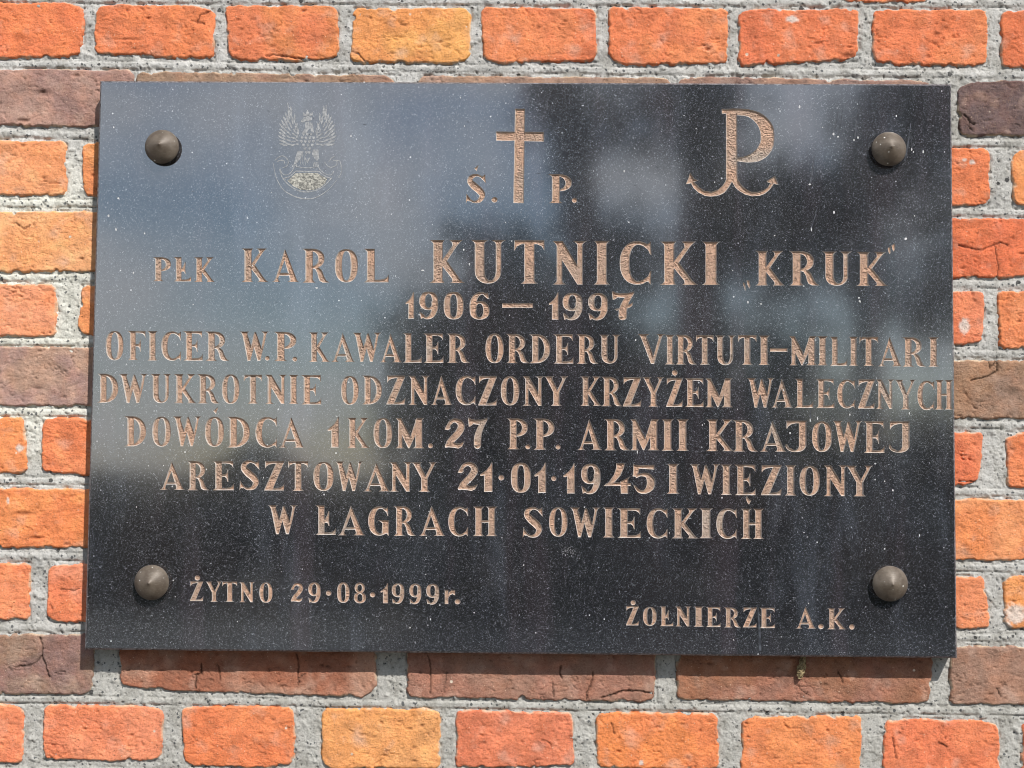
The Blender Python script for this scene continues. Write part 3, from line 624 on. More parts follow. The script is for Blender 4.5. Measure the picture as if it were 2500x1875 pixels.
# every letter: glyph, x0, x1, top y, bottom y in photo pixels
def line(s): return [t.split(':') for t in s.split()]
TXT = []
def put(rows):
    for r in rows.strip().split('\n'):
        for tok in r.split():
            gch, a = tok.split('=')
            x0, x1, yt, yb = map(float, a.split(','))
            TXT.append((gch, x0, x1, yt, yb))
put('''
P=372,417.6,627.8,686.4 Ł=422.9,467,627.6,687 K=473.4,525.4,628.4,688.4
K=589.5,656.5,606.4,688.4 A=664.4,730.5,608,688.4 R=736.4,804.6,607,690 O=817.2,873.7,608,689.5 L=886.3,948.9,607.5,689.5
K=1047.9,1135.7,585.9,690.5 U=1149.8,1235,586,692.2 T=1255.6,1329.1,587,692.8 N=1348.8,1432.8,588.5,694.5 I=1449.6,1489.2,588.5,694.8 C=1512.7,1590,588.6,695
K=1610.8,1704.9,589.4,695.2 I=1713.7,1758.1,589.8,695.4 „=1813.6,1832.1,683.4,709 K=1843.9,1917.3,612.3,696.6 R=1925.3,2001.1,613.5,697 U=2007.5,2080.4,614.3,697.6 K=2090.1,2168.6,615,698.1 ”=2167.1,2185.6,593.8,620.2
1=990.3,1011.1,712.8,778 9=1023.5,1069.9,711.9,779.5 0=1083.1,1132.2,712.2,779.6 6=1146.3,1195.4,712.5,780 —=1225.6,1301.2,739.8,751
1=1340,1363.5,714.3,780.4 9=1373.2,1422.2,714.5,781.6 9=1435.5,1484.2,715.2,782 7x=1493.6,1548.6,711.3,781.9
O=257.9,301.4,807.6,879.6 F=310.8,355.5,808,879.3 I=359.9,384.3,808.2,879.8 C=394,442.2,808.6,880.6 E=446.6,495,808.7,880.6 R=500.3,560.6,809.1,881.1
W=584.7,657.6,809.6,881 .=646.7,658.4,869.3,880.5 P=667,723.7,810,881.7 .=713.4,725.7,870.5,882.3 K=754,806,811.2,883.2 A=808.9,866.8,813,883.8
W=861.4,931.4,812.6,884 A=927.6,981.9,814,884.5 L=982.8,1029.8,813.5,885.5 E=1033.6,1083.3,814,885.6 R=1090.1,1147.4,814.1,885.8
O=1185,1229.7,814.1,886.6 R=1234.9,1293.4,815,886.4 D=1291.4,1343.4,815.9,886.6 E=1350.1,1400.1,816,887.4 R=1406.5,1460.9,816.4,887.9 U=1462.8,1515.4,817.1,887.6
V=1557.7,1624.4,815.8,888.3 I=1623.3,1647.5,817.6,889.6 R=1648.1,1701.3,817.6,890 T=1699.4,1742.4,818.3,890.2 U=1746,1797.3,818.9,891.4 T=1801.8,1847,818.4,890.8 I=1851.6,1879.4,819.4,891
-=1879.8,1922.8,849.9,858.9 M=1927.2,1995.8,820.8,891.6 I=1995.8,2021.9,821.4,892 L=2024.5,2068.7,821.9,892.4 I=2072.7,2095.7,822.3,893.1 T=2098.4,2144.1,822.4,893.4 A=2143.9,2202.6,823,894.4 R=2201.9,2261.4,823.4,895.2 I=2266.3,2292.7,823.6,895.2
D=236.5,288.8,912.5,983.4 W=290.2,361.4,912.7,983.9 U=367.5,419,913.3,984.5 K=423.9,480.4,913.4,984.5 R=480.7,536.5,913.5,985 O=541.5,584.7,914,986.3 T=595.3,639.9,914.8,985.6 N=646.7,701.1,914.9,986.3 I=704,728.7,915.5,986.5 E=734,784.5,915.6,987.4
O=832.4,875.6,917.8,988.4 D=882.9,932.9,917.2,987.5 Z=943.1,990.2,917,987.5 N=996.9,1049.5,917.2,988.4 A=1052.4,1105.3,917,988.8 C=1112.1,1161.2,917,989.2 Z=1167.3,1214.1,917.8,989.8 O=1222.9,1268.4,918.4,989.8 N=1275.8,1328.7,918.7,990.7 Y=1328.7,1387.4,918.7,990.7
K=1416.8,1469.6,919,990.8 R=1467.3,1519.7,920,991.8 Z=1520.9,1566.8,920.6,991.9 Y=1568.3,1621.7,920.6,992.3 Z=1626.2,1667.8,922.2,992.8 .=1640.2,1654.5,903,917 E=1670.7,1718.2,923.3,993.4 M=1722.3,1789.4,923.4,994.1
W=1824.4,1891.8,923,995 A=1883.8,1936.3,924.3,995 L=1939.5,1985.6,924.9,995.7 E=1990.9,2037.3,925.4,996.5 C=2043.6,2087.8,926.4,997.2 Z=2094.2,2136.5,926,997.2 N=2138.6,2183.9,926.4,998.2 Y=2185.4,2237.4,927,999.3 C=2239.8,2281.6,929.2,1001.5 H=2283.1,2327.3,928,999.7
D=303.2,357,1015.9,1089.3 O=371.4,417.2,1017,1090.5 W=422.2,492.8,1016.4,1089.3 O=500.1,547.1,1017,1090.5 '=520.1,533,993.5,1010.6 D=552.4,610.3,1017.3,1092.3 C=623.5,676.4,1017.3,1092.8 A=680,744,1018,1092.8
1=799.8,827.2,1018.8,1092.8 K=846.3,903.6,1020,1093.7 O=912,958.2,1020.3,1094 M=966.4,1036.9,1020.3,1094.3 .=1044.9,1057.5,1082,1094.3 2=1085.4,1134.8,1021.7,1095.5 7=1142.7,1190.6,1019.4,1096.4
P=1236.7,1289.1,1021.7,1097 .=1282.3,1294.9,1084.6,1096.4 P=1301.4,1354.3,1021.7,1097.8 .=1356.6,1369,1085.5,1097.3 A=1410.1,1469.8,1023,1098.5 R=1473.9,1538,1022.9,1099.4
M=1539.1,1610.9,1023.7,1099.3 I=1615.4,1645.3,1023.7,1100.2 I=1651.5,1681.7,1023.9,1100.6 K=1723.6,1793.4,1024.4,1101.5 R=1788.2,1850.8,1025.4,1102.2 A=1855.2,1919.5,1027.5,1102.6 J=1917.8,1968.6,1027.1,1103.6 O=1982.4,2031.8,1028.5,1103.4 W=2032.9,2106.7,1027.4,1103.4 E=2107.4,2160,1028.5,1105.6 J=2170.3,2220.8,1029,1105.3
A=389.9,451.6,1127,1195.7 R=456,511.9,1125.8,1196.8 E=517.7,571.2,1125.4,1196.6 S=584.4,633.2,1123.8,1197 Z=644.7,694.9,1125.4,1197.2 T=703.5,752.8,1126,1198.4 O=765.2,815.1,1127,1198.4 W=818.1,888,1126.4,1198.6 A=886.5,953.2,1129.5,1199.5 N=950.2,1007.5,1128.1,1200.1 Y=1004.6,1067.8,1128.7,1200.6
2=1117.7,1167.7,1128.1,1198.8 1=1172.1,1202.4,1129.6,1201 ·=1217.1,1231.5,1159.6,1173.1 0=1247,1296.4,1129.6,1203 1=1305.2,1333.7,1129.4,1203 ·=1346.1,1358.7,1161.3,1174.2 1=1375.4,1403.7,1131,1204.5 9=1418.4,1466,1131.9,1206.6 4=1473.3,1540.8,1130.9,1205.4 5=1544.3,1599.9,1131.6,1206
I=1627.4,1659.4,1132.6,1205.4 W=1684.1,1759,1132.6,1206.5 I=1759.7,1787.2,1134.3,1208.2 E=1792.4,1845.6,1134.3,1208.6 ,=1821.3,1834.5,1210.3,1231.4 Z=1857.6,1909.2,1135.3,1208.9 I=1916,1944.6,1135.6,1209.6 O=1952.1,2001.9,1137,1210.2 N=2011.2,2070.7,1136.3,1211.4 Y=2065.5,2132.5,1137,1211.6
W=654.1,727.3,1233.2,1304.3 Ł=769.3,819.8,1233.8,1305.8 A=825.1,891.8,1234,1306.6 G=898.6,949.4,1236.1,1307.8 R=959.7,1016.1,1235.3,1308 A=1022.9,1087.2,1234.5,1308.1 C=1094.6,1143.4,1236.7,1309.6 H=1154.2,1214.5,1236.7,1308.7
S=1276.1,1325.2,1237.3,1312.5 O=1340.8,1386,1238.2,1310.4 W=1391.9,1466.3,1239.1,1311.7 I=1472.1,1500.9,1239.1,1312.2 E=1505.9,1564.7,1240.3,1312.8 C=1578.8,1630.2,1240.3,1314.6 K=1639.6,1706.4,1241.1,1314 I=1707.2,1741,1241.1,1314 C=1749,1799.8,1241.1,1316 H=1808.6,1865.3,1242,1315.8
Z=463.7,497,1419.1,1467.5 .=475.4,489,1404.2,1416.9 Y=502.3,542.8,1419.4,1469 T=542.8,579.2,1419.8,1469 N=584,622,1420.7,1470 O=633,665.3,1421.5,1471.6 2=709.9,740,1422.6,1470 9=752.3,782.7,1421.6,1472.3 ·=795.4,809.3,1441.3,1453.9 0=822.9,853.6,1421.8,1472 8=864,894.1,1421.8,1472.9 ·=903,916.3,1445.4,1458
1=928.9,947.3,1424.2,1472.9 9=956.5,987.5,1423.9,1474.8 9=999.5,1029.2,1424.4,1475 9=1040.3,1072.3,1424.8,1476 r=1085.6,1111.5,1439.7,1474.5 .=1110,1124.5,1462.2,1475.4
Z=1528,1560.3,1479.4,1527 .=1539.8,1552.7,1464.9,1477.2 O=1570,1603.7,1481.7,1528 Ł=1609.9,1643.8,1480.3,1528.5 N=1649.1,1688.3,1480.8,1529.3 I=1693.4,1719.2,1480.8,1529.9 E=1722.8,1759.8,1481.7,1530.7 R=1766.8,1809.1,1483.1,1531.8 Z=1813.9,1848.4,1483.1,1531.8 E=1853.7,1892.4,1483.6,1533.2
A=1943.7,1992.4,1480.5,1534.2 .=1997.5,2011.5,1523.4,1536 K=2019.3,2066.1,1485,1536.3 .=2073.2,2086.6,1523.4,1536.9
S=1137.5,1186.1,424.3,496 '=1157.9,1168.3,402.3,417.2 .=1199.9,1215.1,481,494.3 P=1338,1396.2,425.3,495.7 .=1396,1409,483,495.5
''')
T_SLAB = 0.026
YF = -T_SLAB

def union(polys):
    """overlapping simple polygons (pixel space) -> vertices, triangles of their union"""
    vs, fs = [], []
    for p in polys:
        a = sum(p[i-1][0]*p[i][1]-p[i][0]*p[i-1][1] for i in range(len(p)))
        if a < 0: p = p[::-1]
        b = len(vs); vs += [Vector(q) for q in p]; fs.append(list(range(b, b+len(p))))
    V, E, Fc, ov, oe, of = delaunay_2d_cdt(vs, [], fs, 0, 1e-4)
    tri = [f for f, o in zip(Fc, of) if o]
    return np.array([(v.x, v.y) for v in V]), tri
def boundary(tri):
    cnt = {}
    for t in tri:
        for i in range(len(t)):
            cnt[(t[i], t[(i+1) % len(t)])] = 1
    return [e for e in cnt if (e[1], e[0]) not in cnt]

pl = empty('memorial_plaque', (float(unproj(1272., 900., 0)[0]), 0, float(unproj(1272., 1590., 0)[1])),
           label='black granite memorial plaque with engraved tan Polish lettering fixed to the brick wall', category='plaque')
ALLV, ALLE = [], []        # contours cut out of the slab face
ALLTRI = []
def engrave(name, polys_px, depth=.0014, ins=1.7, material=None, parent=None, label=None):
    V, tri = union(polys_px)
    if not tri: return
    bd = boundary(tri)
    used = sorted({i for t in tri for i in t}); m = {v: i for i, v in enumerate(used)}
    V = V[used]; tri = [[m[i] for i in t] for t in tri]; bd = [(m[a], m[b]) for a, b in bd]
    base = len(ALLV); bset = sorted({i for e in bd for i in e}); bm_ = {v: base+i for i, v in enumerate(bset)}
    ALLV.extend([tuple(V[i]) for i in bset]); ALLE.extend([(bm_[a], bm_[b]) for a, b in bd])
    ALLTRI.append((V[:, 0].min(), V[:, 0].max(), V[:, 1].min(), V[:, 1].max(), np.array([V[t[:3]] for t in tri if len(t) == 3])))
    nrm = np.zeros_like(V); cnt = np.zeros(len(V))
    for a, b in bd:                       # interior lies to the left of a boundary edge
        d = V[b]-V[a]; l = np.hypot(*d)+1e-9; n = np.array([-d[1], d[0]])/l
        nrm[a] += n; nrm[b] += n; cnt[a] += 1; cnt[b] += 1
    ln = np.maximum(np.linalg.norm(nrm, axis=1), 1e-9)
    isb = cnt > 0
    off = np.zeros_like(V); off[isb] = nrm[isb]/ln[isb][:, None]*np.minimum(ins*np.minimum(cnt[isb]/ln[isb], 1.8), ins*1.8)[:, None]
    W = V+off
    tx, tz = unproj(V[:, 0], V[:, 1], T_SLAB); bx, bz = unproj(W[:, 0], W[:, 1], T_SLAB)
    n = len(V)
    vs = [(tx[i], YF, tz[i]) for i in range(n)]+[(bx[i], YF+depth, bz[i]) for i in range(n)]
    # orientation: pixel y runs down, so flip to face the viewer
    fs = [tuple(n+i for i in reversed(t)) for t in tri]+[(a, b, n+b, n+a) for a, b in bd]
    me = new_mesh(name, vs, fs, material or M_LET)
    me.materials.append(M_SUNRIM)
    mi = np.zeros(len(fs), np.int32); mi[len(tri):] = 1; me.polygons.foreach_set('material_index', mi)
    # drop unused top vertices is not needed: loose interior points are harmless
    o = obj(name, me, parent or pl); to_local(o, pl)
    if label: o['label'] = label
    return o
rj = random.Random(3)
for (gch, x0, x1, yt, yb) in TXT:
    gl = SEVEN_X if gch == '7x' else G[gch]
    xs = [x for p in gl for x, _ in p]; ys = [y for p in gl for _, y in p]
    X0, X1, Y0, Y1 = min(xs), max(xs), min(ys), max(ys)
    jx, jy = rj.uniform(-.3, .3), rj.uniform(-.3, .3)
    px = [[(x0+jx+(x-X0)/(X1-X0)*(x1-x0), yb+jy-(y-Y0)/(Y1-Y0)*(yb-yt)) for x, y in p] for p in gl]
    small = (yb-yt) < 30 and gch not in '-—'
    nm = {'.': 'engraved_dot', '·': 'engraved_dot', "'": 'engraved_accent', ',': 'engraved_accent', '-': 'engraved_dash', '—': 'engraved_dash', '„': 'engraved_quote', '”': 'engraved_quote'}.get(gch, 'engraved_digit' if gch[0].isdigit() else 'engraved_letter')
    engrave(nm, px, .0017 if yb-yt > 60 else .0012, 1.9 if yb-yt > 60 else 1.3)
engrave('engraved_cross', [[(1257.3, 265.3), (1281.9, 265.6), (1278.9, 496), (1253.1, 495.6)], [(1210.5, 321), (1328, 322), (1328.3, 345.6), (1211.2, 343.2)]], .0016, 1.8)
def A7(pts): return [(1640+x/6.38, 240+y/6.38) for x, y in pts]
engrave('engraved_anchor', [
  A7([(778, 165), (1018, 160), (1100, 162), (1200, 172), (1300, 195), (1380, 228), (1450, 272), (1520, 340), (1565, 405), (1592, 480), (1600, 560), (1598, 660), (1588, 740), (1560, 810), (1520, 870), (1470, 918), (1420, 950), (1360, 978), (1300, 993), (1180, 1000), (1080, 990), (1018, 978), (1018, 925), (1100, 915), (1180, 890), (1240, 858), (1285, 825), (1325, 785), (1355, 735), (1376, 690), (1386, 640), (1385, 560), (1376, 510), (1350, 440), (1320, 395), (1280, 350), (1240, 318), (1190, 288), (1120, 270), (1018, 264), (845, 240), (780, 236)]),
  A7([(845, 200), (1018, 200), (1024, 1200), (1036, 1265), (1075, 1335), (1150, 1410), (1200, 1440), (1245, 1456), (1340, 1456), (1430, 1430), (1500, 1382), (1530, 1325), (1548, 1322), (1592, 1330), (1560, 1380), (1520, 1432), (1450, 1488), (1370, 1518), (1250, 1525), (1150, 1500), (1060, 1450), (990, 1390), (940, 1300),
      (890, 1390), (820, 1472), (760, 1503), (700, 1522), (600, 1530), (520, 1520), (420, 1470), (340, 1400), (300, 1325), (345, 1292), (370, 1322), (430, 1385), (520, 1445), (620, 1455), (720, 1420), (790, 1360), (830, 1300), (845, 1260)]),
  A7([(287, 1155), (350, 1252), (415, 1280), (350, 1300), (297, 1325), (220, 1337), (265, 1230)]),
  A7([(1608, 1207), (1628, 1250), (1665, 1350), (1592, 1332), (1535, 1322), (1480, 1303), (1482, 1288), (1540, 1250)])], .0016, 1.9)

# slab: face with every character cut out, chamfered edge, sides and back
def build_slab():
    c = SLAB_PX
    V = [Vector(v) for v in ALLV]; E_ = list(ALLE)
    inner = [(c[0][0]+4, c[0][1]+4), (c[1][0]-4, c[1][1]+4), (c[2][0]-4, c[2][1]-4), (c[3][0]+4, c[3][1]-4)]
    b = len(V); V += [Vector(q) for q in inner]; E_ += [(b, b+1), (b+1, b+2), (b+2, b+3), (b+3, b)]
    VV, EE, FF, *_ = delaunay_2d_cdt(V, E_, [], 1, 1e-4)
    P = np.array([(v.x, v.y) for v in VV]); tri = []
    for f in FF:
        for k in range(1, len(f)-1):
            t = (f[0], f[k], f[k+1]); q = P[list(t)].mean(0); ins = False
            for (xa, xb, ya, yb, T) in ALLTRI:
                if xa <= q[0] <= xb and ya <= q[1] <= yb and len(T):
                    a, b_, c_ = T[:, 0], T[:, 1], T[:, 2]
                    s1 = (b_[:, 0]-a[:, 0])*(q[1]-a[:, 1])-(b_[:, 1]-a[:, 1])*(q[0]-a[:, 0])
                    s2 = (c_[:, 0]-b_[:, 0])*(q[1]-b_[:, 1])-(c_[:, 1]-b_[:, 1])*(q[0]-b_[:, 0])
                    s3 = (a[:, 0]-c_[:, 0])*(q[1]-c_[:, 1])-(a[:, 1]-c_[:, 1])*(q[0]-c_[:, 0])
                    if (((s1 >= 0) & (s2 >= 0) & (s3 >= 0)) | ((s1 <= 0) & (s2 <= 0) & (s3 <= 0))).any(): ins = True; break
            if not ins: tri.append((t[0], t[2], t[1]))
    x, z = unproj(P[:, 0], P[:, 1], T_SLAB)
    me = new_mesh('slab_face', [(x[i], YF, z[i]) for i in range(len(P))], tri, M_GRAN)
    o = obj('slab_face', me, pl); to_local(o, pl)
    # body
    def R4(pts, y, dep):
        a, b_ = unproj([p[0] for p in pts], [p[1] for p in pts], dep); return [(a[i], y, b_[i]) for i in range(4)]
    f = R4(inner, YF, T_SLAB)
    o0 = R4(c, YF, T_SLAB)
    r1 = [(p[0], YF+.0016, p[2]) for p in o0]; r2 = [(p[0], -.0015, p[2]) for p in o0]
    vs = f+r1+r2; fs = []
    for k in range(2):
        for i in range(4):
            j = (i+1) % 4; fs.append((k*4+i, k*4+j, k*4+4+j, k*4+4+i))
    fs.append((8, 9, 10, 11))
    # a backing skin 3 mm behind the face closes the slab under the letters
    mb = new_mesh('slab_edge', vs, fs, M_EDGE); mb.materials.append(plain('glint_arris', (.03, .03, .035), (.26, .26, .27), 420, .4, .2)); mb.polygons.foreach_set('material_index', np.array([1]*4+[0]*(len(fs)-4), np.int32)); o = obj('slab_edge', mb, pl); to_local(o, pl)  # chamfer faces painted lighter grey for a glint along the edge
build_slab()

# ------------------------------------------------------------------ eagle emblem, shallow etched strokes
def E6(pts): return [(620+x/6.146, 230+y/6.146) for x, y in pts]
def raised(name, polys, material, hgt=.00022):
    vs, fs = [], []
    base_h = hgt
    for kk, p in enumerate(polys):
        a = sum(p[i-1][0]*p[i][1]-p[i][0]*p[i-1][1] for i in range(len(p)))
        if a > 0: p = p[::-1]
        hgt = base_h+(kk % 60)*1.2e-6          # no two strokes share a plane
        x, z = unproj([q[0] for q in p], [q[1] for q in p], T_SLAB+hgt); n = len(p); b = len(vs)
        vs += [(x[i], YF-hgt, z[i]) for i in range(n)]+[(x[i], YF+.0001, z[i]) for i in range(n)]
        fs.append(tuple(b+i for i in reversed(range(n))))
        for i in range(n):
            j = (i+1) % n; fs.append((b+i, b+j, b+n+j, b+n+i))
    o = obj(name, new_mesh(name, vs, fs, material), pl); to_local(o, pl); return o
def stroke(pts, w0, w1=None, n=5):
    w1 = w0 if w1 is None else w1
    P_ = spath(pts, list(np.linspace(w0, w1, len(pts))), n)
    return [[q for q in quad] for quad in P_]
def strokepoly(pts, ws, n=5):
    qs = spath(pts, ws, n); a = [q[0] for q in qs]+[qs[-1][3]]; b = [q[1] for q in qs]+[qs[-1][2]]
    return a+b[::-1]
EG = []
re_ = random.Random(5)
def feather(x, y, ang, ln, w):
    ca, sa = math.cos(R(ang)), -math.sin(R(ang)); pts = []
    for t, s in ((0, -.25), (.35, -.5), (.75, -.38), (1, 0), (.75, .38), (.35, .5), (0, .25)):
        pts.append((x+ca*t*ln-sa*s*w, y+sa*t*ln+ca*s*w))
    EG.append(E6(pts))
# wings: rows of feathers fanning out from the shoulders
for side in (-1, 1):
    cx = 800
    for i in range(11):        # long outer quills
        t = i/10; a = 88-t*74; bx, by = 205+78*math.sin(t*2.5)+12*t, 320+t*430
        X = cx+side*(bx+30) + (8 if side > 0 else -6); Y = by+20
        aa = a if side > 0 else 180-a
        feather(X, Y, aa, 170-50*t+re_.uniform(-12, 12), 32)
    for i in range(8):
        t = i/7; a = 92-t*82; X = cx+side*(190+65*math.sin(t*2.6)); Y = 400+t*360
        aa = a if side > 0 else 180-a
        feather(X, Y, aa, 115+re_.uniform(-10, 10), 24)
    for i in range(7):
        t = i/6; a = 98-t*120; X = cx+side*(165+15*t); Y = 500+t*250
        aa = a if side > 0 else 180-a
        feather(X, Y, aa, 80, 24)
    for i in range(5):
        t = i/4; feather(cx+side*(150-20*t), 560+t*190, (110-t*110) if side > 0 else (70+t*110), 50, 26)
    EG.append(E6(strokepoly([(cx+side*(295 if side < 0 else 285), 135 if side < 0 else 160), (cx+side*270, 260), (cx+side*200, 400), (cx+side*130, 560), (cx+side*165, 660)], [8, 20, 14, 12, 8])))
# breast scales
for r_, (yy, xw) in enumerate(((600, 90), (655, 120), (710, 125), (765, 105), (820, 75), (875, 45))):
    nn = max(2, int(xw/30))
    for i in range(nn):
        X = 800+(i-(nn-1)/2)*xw*2/nn*.95+(r_ % 2)*8
        EG.append(E6([(X-18, yy-20), (X+18, yy-20), (X+20, yy+2), (X+2, yy+24), (X-18, yy+4)]))
# neck, head, crown, beak
EG.append(E6([(770, 420), (830, 410), (835, 520), (780, 590), (720, 590), (765, 510)]))
EG.append(E6([(845, 420), (875, 430), (905, 585), (860, 560), (842, 500)]))
EG.append(E6([(745, 350), (800, 325), (870, 350), (872, 385), (820, 405), (780, 400), (735, 425), (700, 405), (730, 375)]))
EG.append(E6([(745, 330), (735, 270), (775, 300), (800, 230), (835, 295), (885, 265), (880, 325), (815, 318)]))
# legs
EG.append(E6([(655, 850), (745, 860), (700, 960), (640, 1040), (600, 1050), (620, 960)]))
EG.append(E6([(885, 830), (965, 830), (975, 960), (945, 1005), (905, 960), (870, 900)]))
for dx in (-24, 0, 24):
    EG.append(E6([(610+dx, 1050), (622+dx, 1050), (615+dx*1.4, 1095), (600+dx*1.4, 1095)])); EG.append(E6([(925+dx, 1020), (940+dx, 1020), (938+dx*1.5, 1085), (920+dx*1.5, 1085)]))
for X in (700, 735, 770): EG.append(E6(strokepoly([(X, 900), (X-8, 980), (X+5, 1060)], [7, 9, 5])))
EG.append(E6([(760, 960), (800, 1040), (840, 960), (825, 950), (800, 990), (775, 950)]))
# amazon shield: rims and scrolls
EG.append(E6(strokepoly([(440, 1265), (530, 1240), (600, 1180), (640, 1155), (800, 1160), (960, 1158), (1010, 1190), (1090, 1240), (1150, 1260)], [16]*9)))
EG.append(E6(strokepoly([(385, 1120), (420, 1235), (500, 1340), (610, 1420), (720, 1460), (850, 1460), (980, 1420), (1080, 1350), (1170, 1250)], [16]*9)))
EG.append(E6(strokepoly([(290, 1040), (330, 1240), (430, 1420), (560, 1510), (700, 1560), (850, 1568), (990, 1520), (1130, 1420), (1240, 1290)], [7, 9, 12, 15, 15, 15, 12, 8, 7])))
for pts in ([(390, 1120), (430, 1195), (500, 1210), (570, 1160), (610, 1080), (650, 1060)], [(320, 990), (370, 945), (430, 925), (490, 960), (515, 1020), (490, 1080), (430, 1105)],
            [(1060, 1015), (1110, 1080), (1170, 1095), (1240, 1060), (1240, 1000), (1190, 990)], [(1240, 990), (1290, 1010), (1315, 1120), (1300, 1200), (1265, 1250)],
            [(960, 1090), (1010, 1150), (1080, 1200), (1160, 1210), (1200, 1150)], [(640, 1085), (720, 1100), (800, 1105), (880, 1100), (960, 1080)],
            [(350, 1010), (400, 990), (450, 1000), (460, 1040)], [(1120, 1020), (1160, 960), (1210, 930)]):
    EG.append(E6(strokepoly(pts, [12]*len(pts))))
raised('eagle_emblem', EG, M_ETCH)
raised('emblem_shield', [E6([(630, 1185), (800, 1180), (950, 1182), (1010, 1220), (1100, 1262), (1075, 1330), (1000, 1395), (900, 1435), (800, 1445), (690, 1430), (590, 1380), (500, 1300), (545, 1262), (590, 1215)])], M_SHIELD, .00018)

# ------------------------------------------------------------------ lime and bird spatter dried on the polish, plus a glint drawn in specks
M_LIME_GLINT = plain('dried_lime_and_glint', (.45, .45, .45), (.75, .75, .74), 500, .8, 0)
M_STREAK = plain('thin_lime_film', (.03, .033, .04), (.10, .11, .125), 200, .3, 0)
def blob(x, y, rx, ry, n=7, rr=random.Random(31)):
    return [(x+rx*math.cos(6.283*i/n)*rr.uniform(.75, 1.15), y+ry*math.sin(6.283*i/n)*rr.uniform(.75, 1.15)) for i in range(n)]
drops = [(2035,327,3.6,5), (2046,334,3,3.6), (2085,342,2.4,3), (2095,336,2.6,4), (1977,450,4.4,2.6), (1952,261,3,5), (2226,365,2,5), (2230,371,2,3), (2254,370,2,6), (2036,518,3,5), (1981,560,2.2,6), (2211,583,4.4,4), (2100,737,2,3), (2140,940,2,2.6),
         (1996,1022,2,5), (1978,1026,2,6), (2075,1012,1.8,4), (2220,1009,1.8,4), (1929,1057,2.4,4), (1556,1104,1.8,5), (1524,418,2.4,4), (2001,865,2,3), (2097,727,3,2.4), (289,484,3,3), (265,527,3,4), (283,560,2.4,5), (326,666,2.4,3), (353,570,2,3), (889,201,2.4,2.4),
         (2160,1175,2,2.4), (2180,1197,2,4), (2245,1307,1.8,4), (2160,1340,2.2,2.6), (1995,1324,2.2,3), (1132,610,2.4,3.4), (1146,645,2.4,3.6), (1032,660,4.5,2.6), (1826,738,2.8,4), (1858,742,2.4,2.4), (773,703,4,2.6), (2099,735,4,2), (1552,830,2.2,3), (1582,868,1.8,3)]
rd = random.Random(77); SP = [blob(x, y, a*.8, b*.8) for x, y, a, b in drops]
for _ in range(120):
    x, y = rd.uniform(235, 2320), rd.uniform(205, 1585)
    if rd.random() > 1.15-.00045*y: continue
    r_ = .8+.9*rd.random()**2; SP.append(blob(x, y, r_, r_*rd.uniform(.9, 1.9), 6))
for _ in range(70):      # pale cluster painted in for a glint low in the middle
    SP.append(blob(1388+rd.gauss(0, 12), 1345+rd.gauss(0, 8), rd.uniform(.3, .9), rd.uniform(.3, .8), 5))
raised('lime_and_glint_specks', SP, M_LIME_GLINT, .00025)['kind'] = 'stuff'
ST = []
for (x0_, y0_, x1_, y1_, w_) in ((2046,270,2035,324,3), (2057,268,2046,330,3), (2100,235,2086,340,3.4), (1988,378,1978,448,4), (2224,300,2209,392,4), (1996,505,1981,556,2), (2103,800,2100,860,2), (2218,310,2228,360,1.6), (1979,1000,1978,1022,2), (1486,1448+30,1486,1590,6)):
    if x0_ == 1486: x0_, x1_ = 1850, 1856
    ST.append(strokepoly([(x0_, y0_), ((x0_+x1_)/2+1, (y0_+y1_)/2), (x1_, y1_)], [w_*.4, w_*.8, w_]))
for _ in range(900):     # fine hairline scratches
    x, y, a = rd.uniform(240, 2318), rd.uniform(205, 1582), rd.uniform(0, 3.14); l = rd.uniform(2, 9)
    ST.append([(x, y), (x+math.cos(a)*l, y+math.sin(a)*l), (x+math.cos(a+.1)*l, y+math.sin(a+.1)*l+.7), (x+.3, y+.8)])
raised('lime_streaks', ST, M_STREAK, .00012)['kind'] = 'stuff'

# ------------------------------------------------------------------ screw caps: lathe of a domed, pointed cap
def cap_mesh():
    prof = [(0.0, 19.0), (.6, 18.7), (1.6, 17.9), (3.0, 17.1), (5.5, 16.0), (8.5, 14.5), (11.5, 12.6), (14.0, 10.6), (16.0, 8.6), (17.1, 7.2), (17.5, 6.4), (17.4, 5.9), (16.8, 5.7), (15.8, 5.7), (13.0, 5.7), (13.0, -.2)]
    n = 64; vs = [(0, -prof[0][1]*MM, 0)]; fs = []
    for r_, h in prof[1:]:
        for i in range(n):
            a = 2*math.pi*i/n; vs.append((r_*MM*math.cos(a), -h*MM, r_*MM*math.sin(a)))
    for i in range(n): fs.append((0, 1+i, 1+(i+1) % n))
    for k in range(len(prof)-2):
        for i in range(n):
            j = (i+1) % n; a = 1+k*n; fs.append((a+i, a+n+i, a+n+j, a+j))
    return new_mesh('screw_cap', vs, fs, M_BRONZE, True)
cm = cap_mesh()
cap0 = None
for (x, y) in ((395.5, 358.5), (2170, 364), (370.5, 1422), (2173, 1425)):
    # dome centres read off the photo, taken at the rim's own distance from the wall
    X, Z = unproj(float(x), float(y), T_SLAB+.006)
    if cap0 is None: cap0 = obj('screw_cap', cm, pl); o = cap0
    else: o = cap0.copy(); COL.objects.link(o)
    o.parent = pl; o.matrix_parent_inverse = Matrix.Identity(4)
    o.location = Vector((float(X), YF, float(Z)))-pl.location
    o.rotation_euler = (0, random.uniform(0, 6), 0)

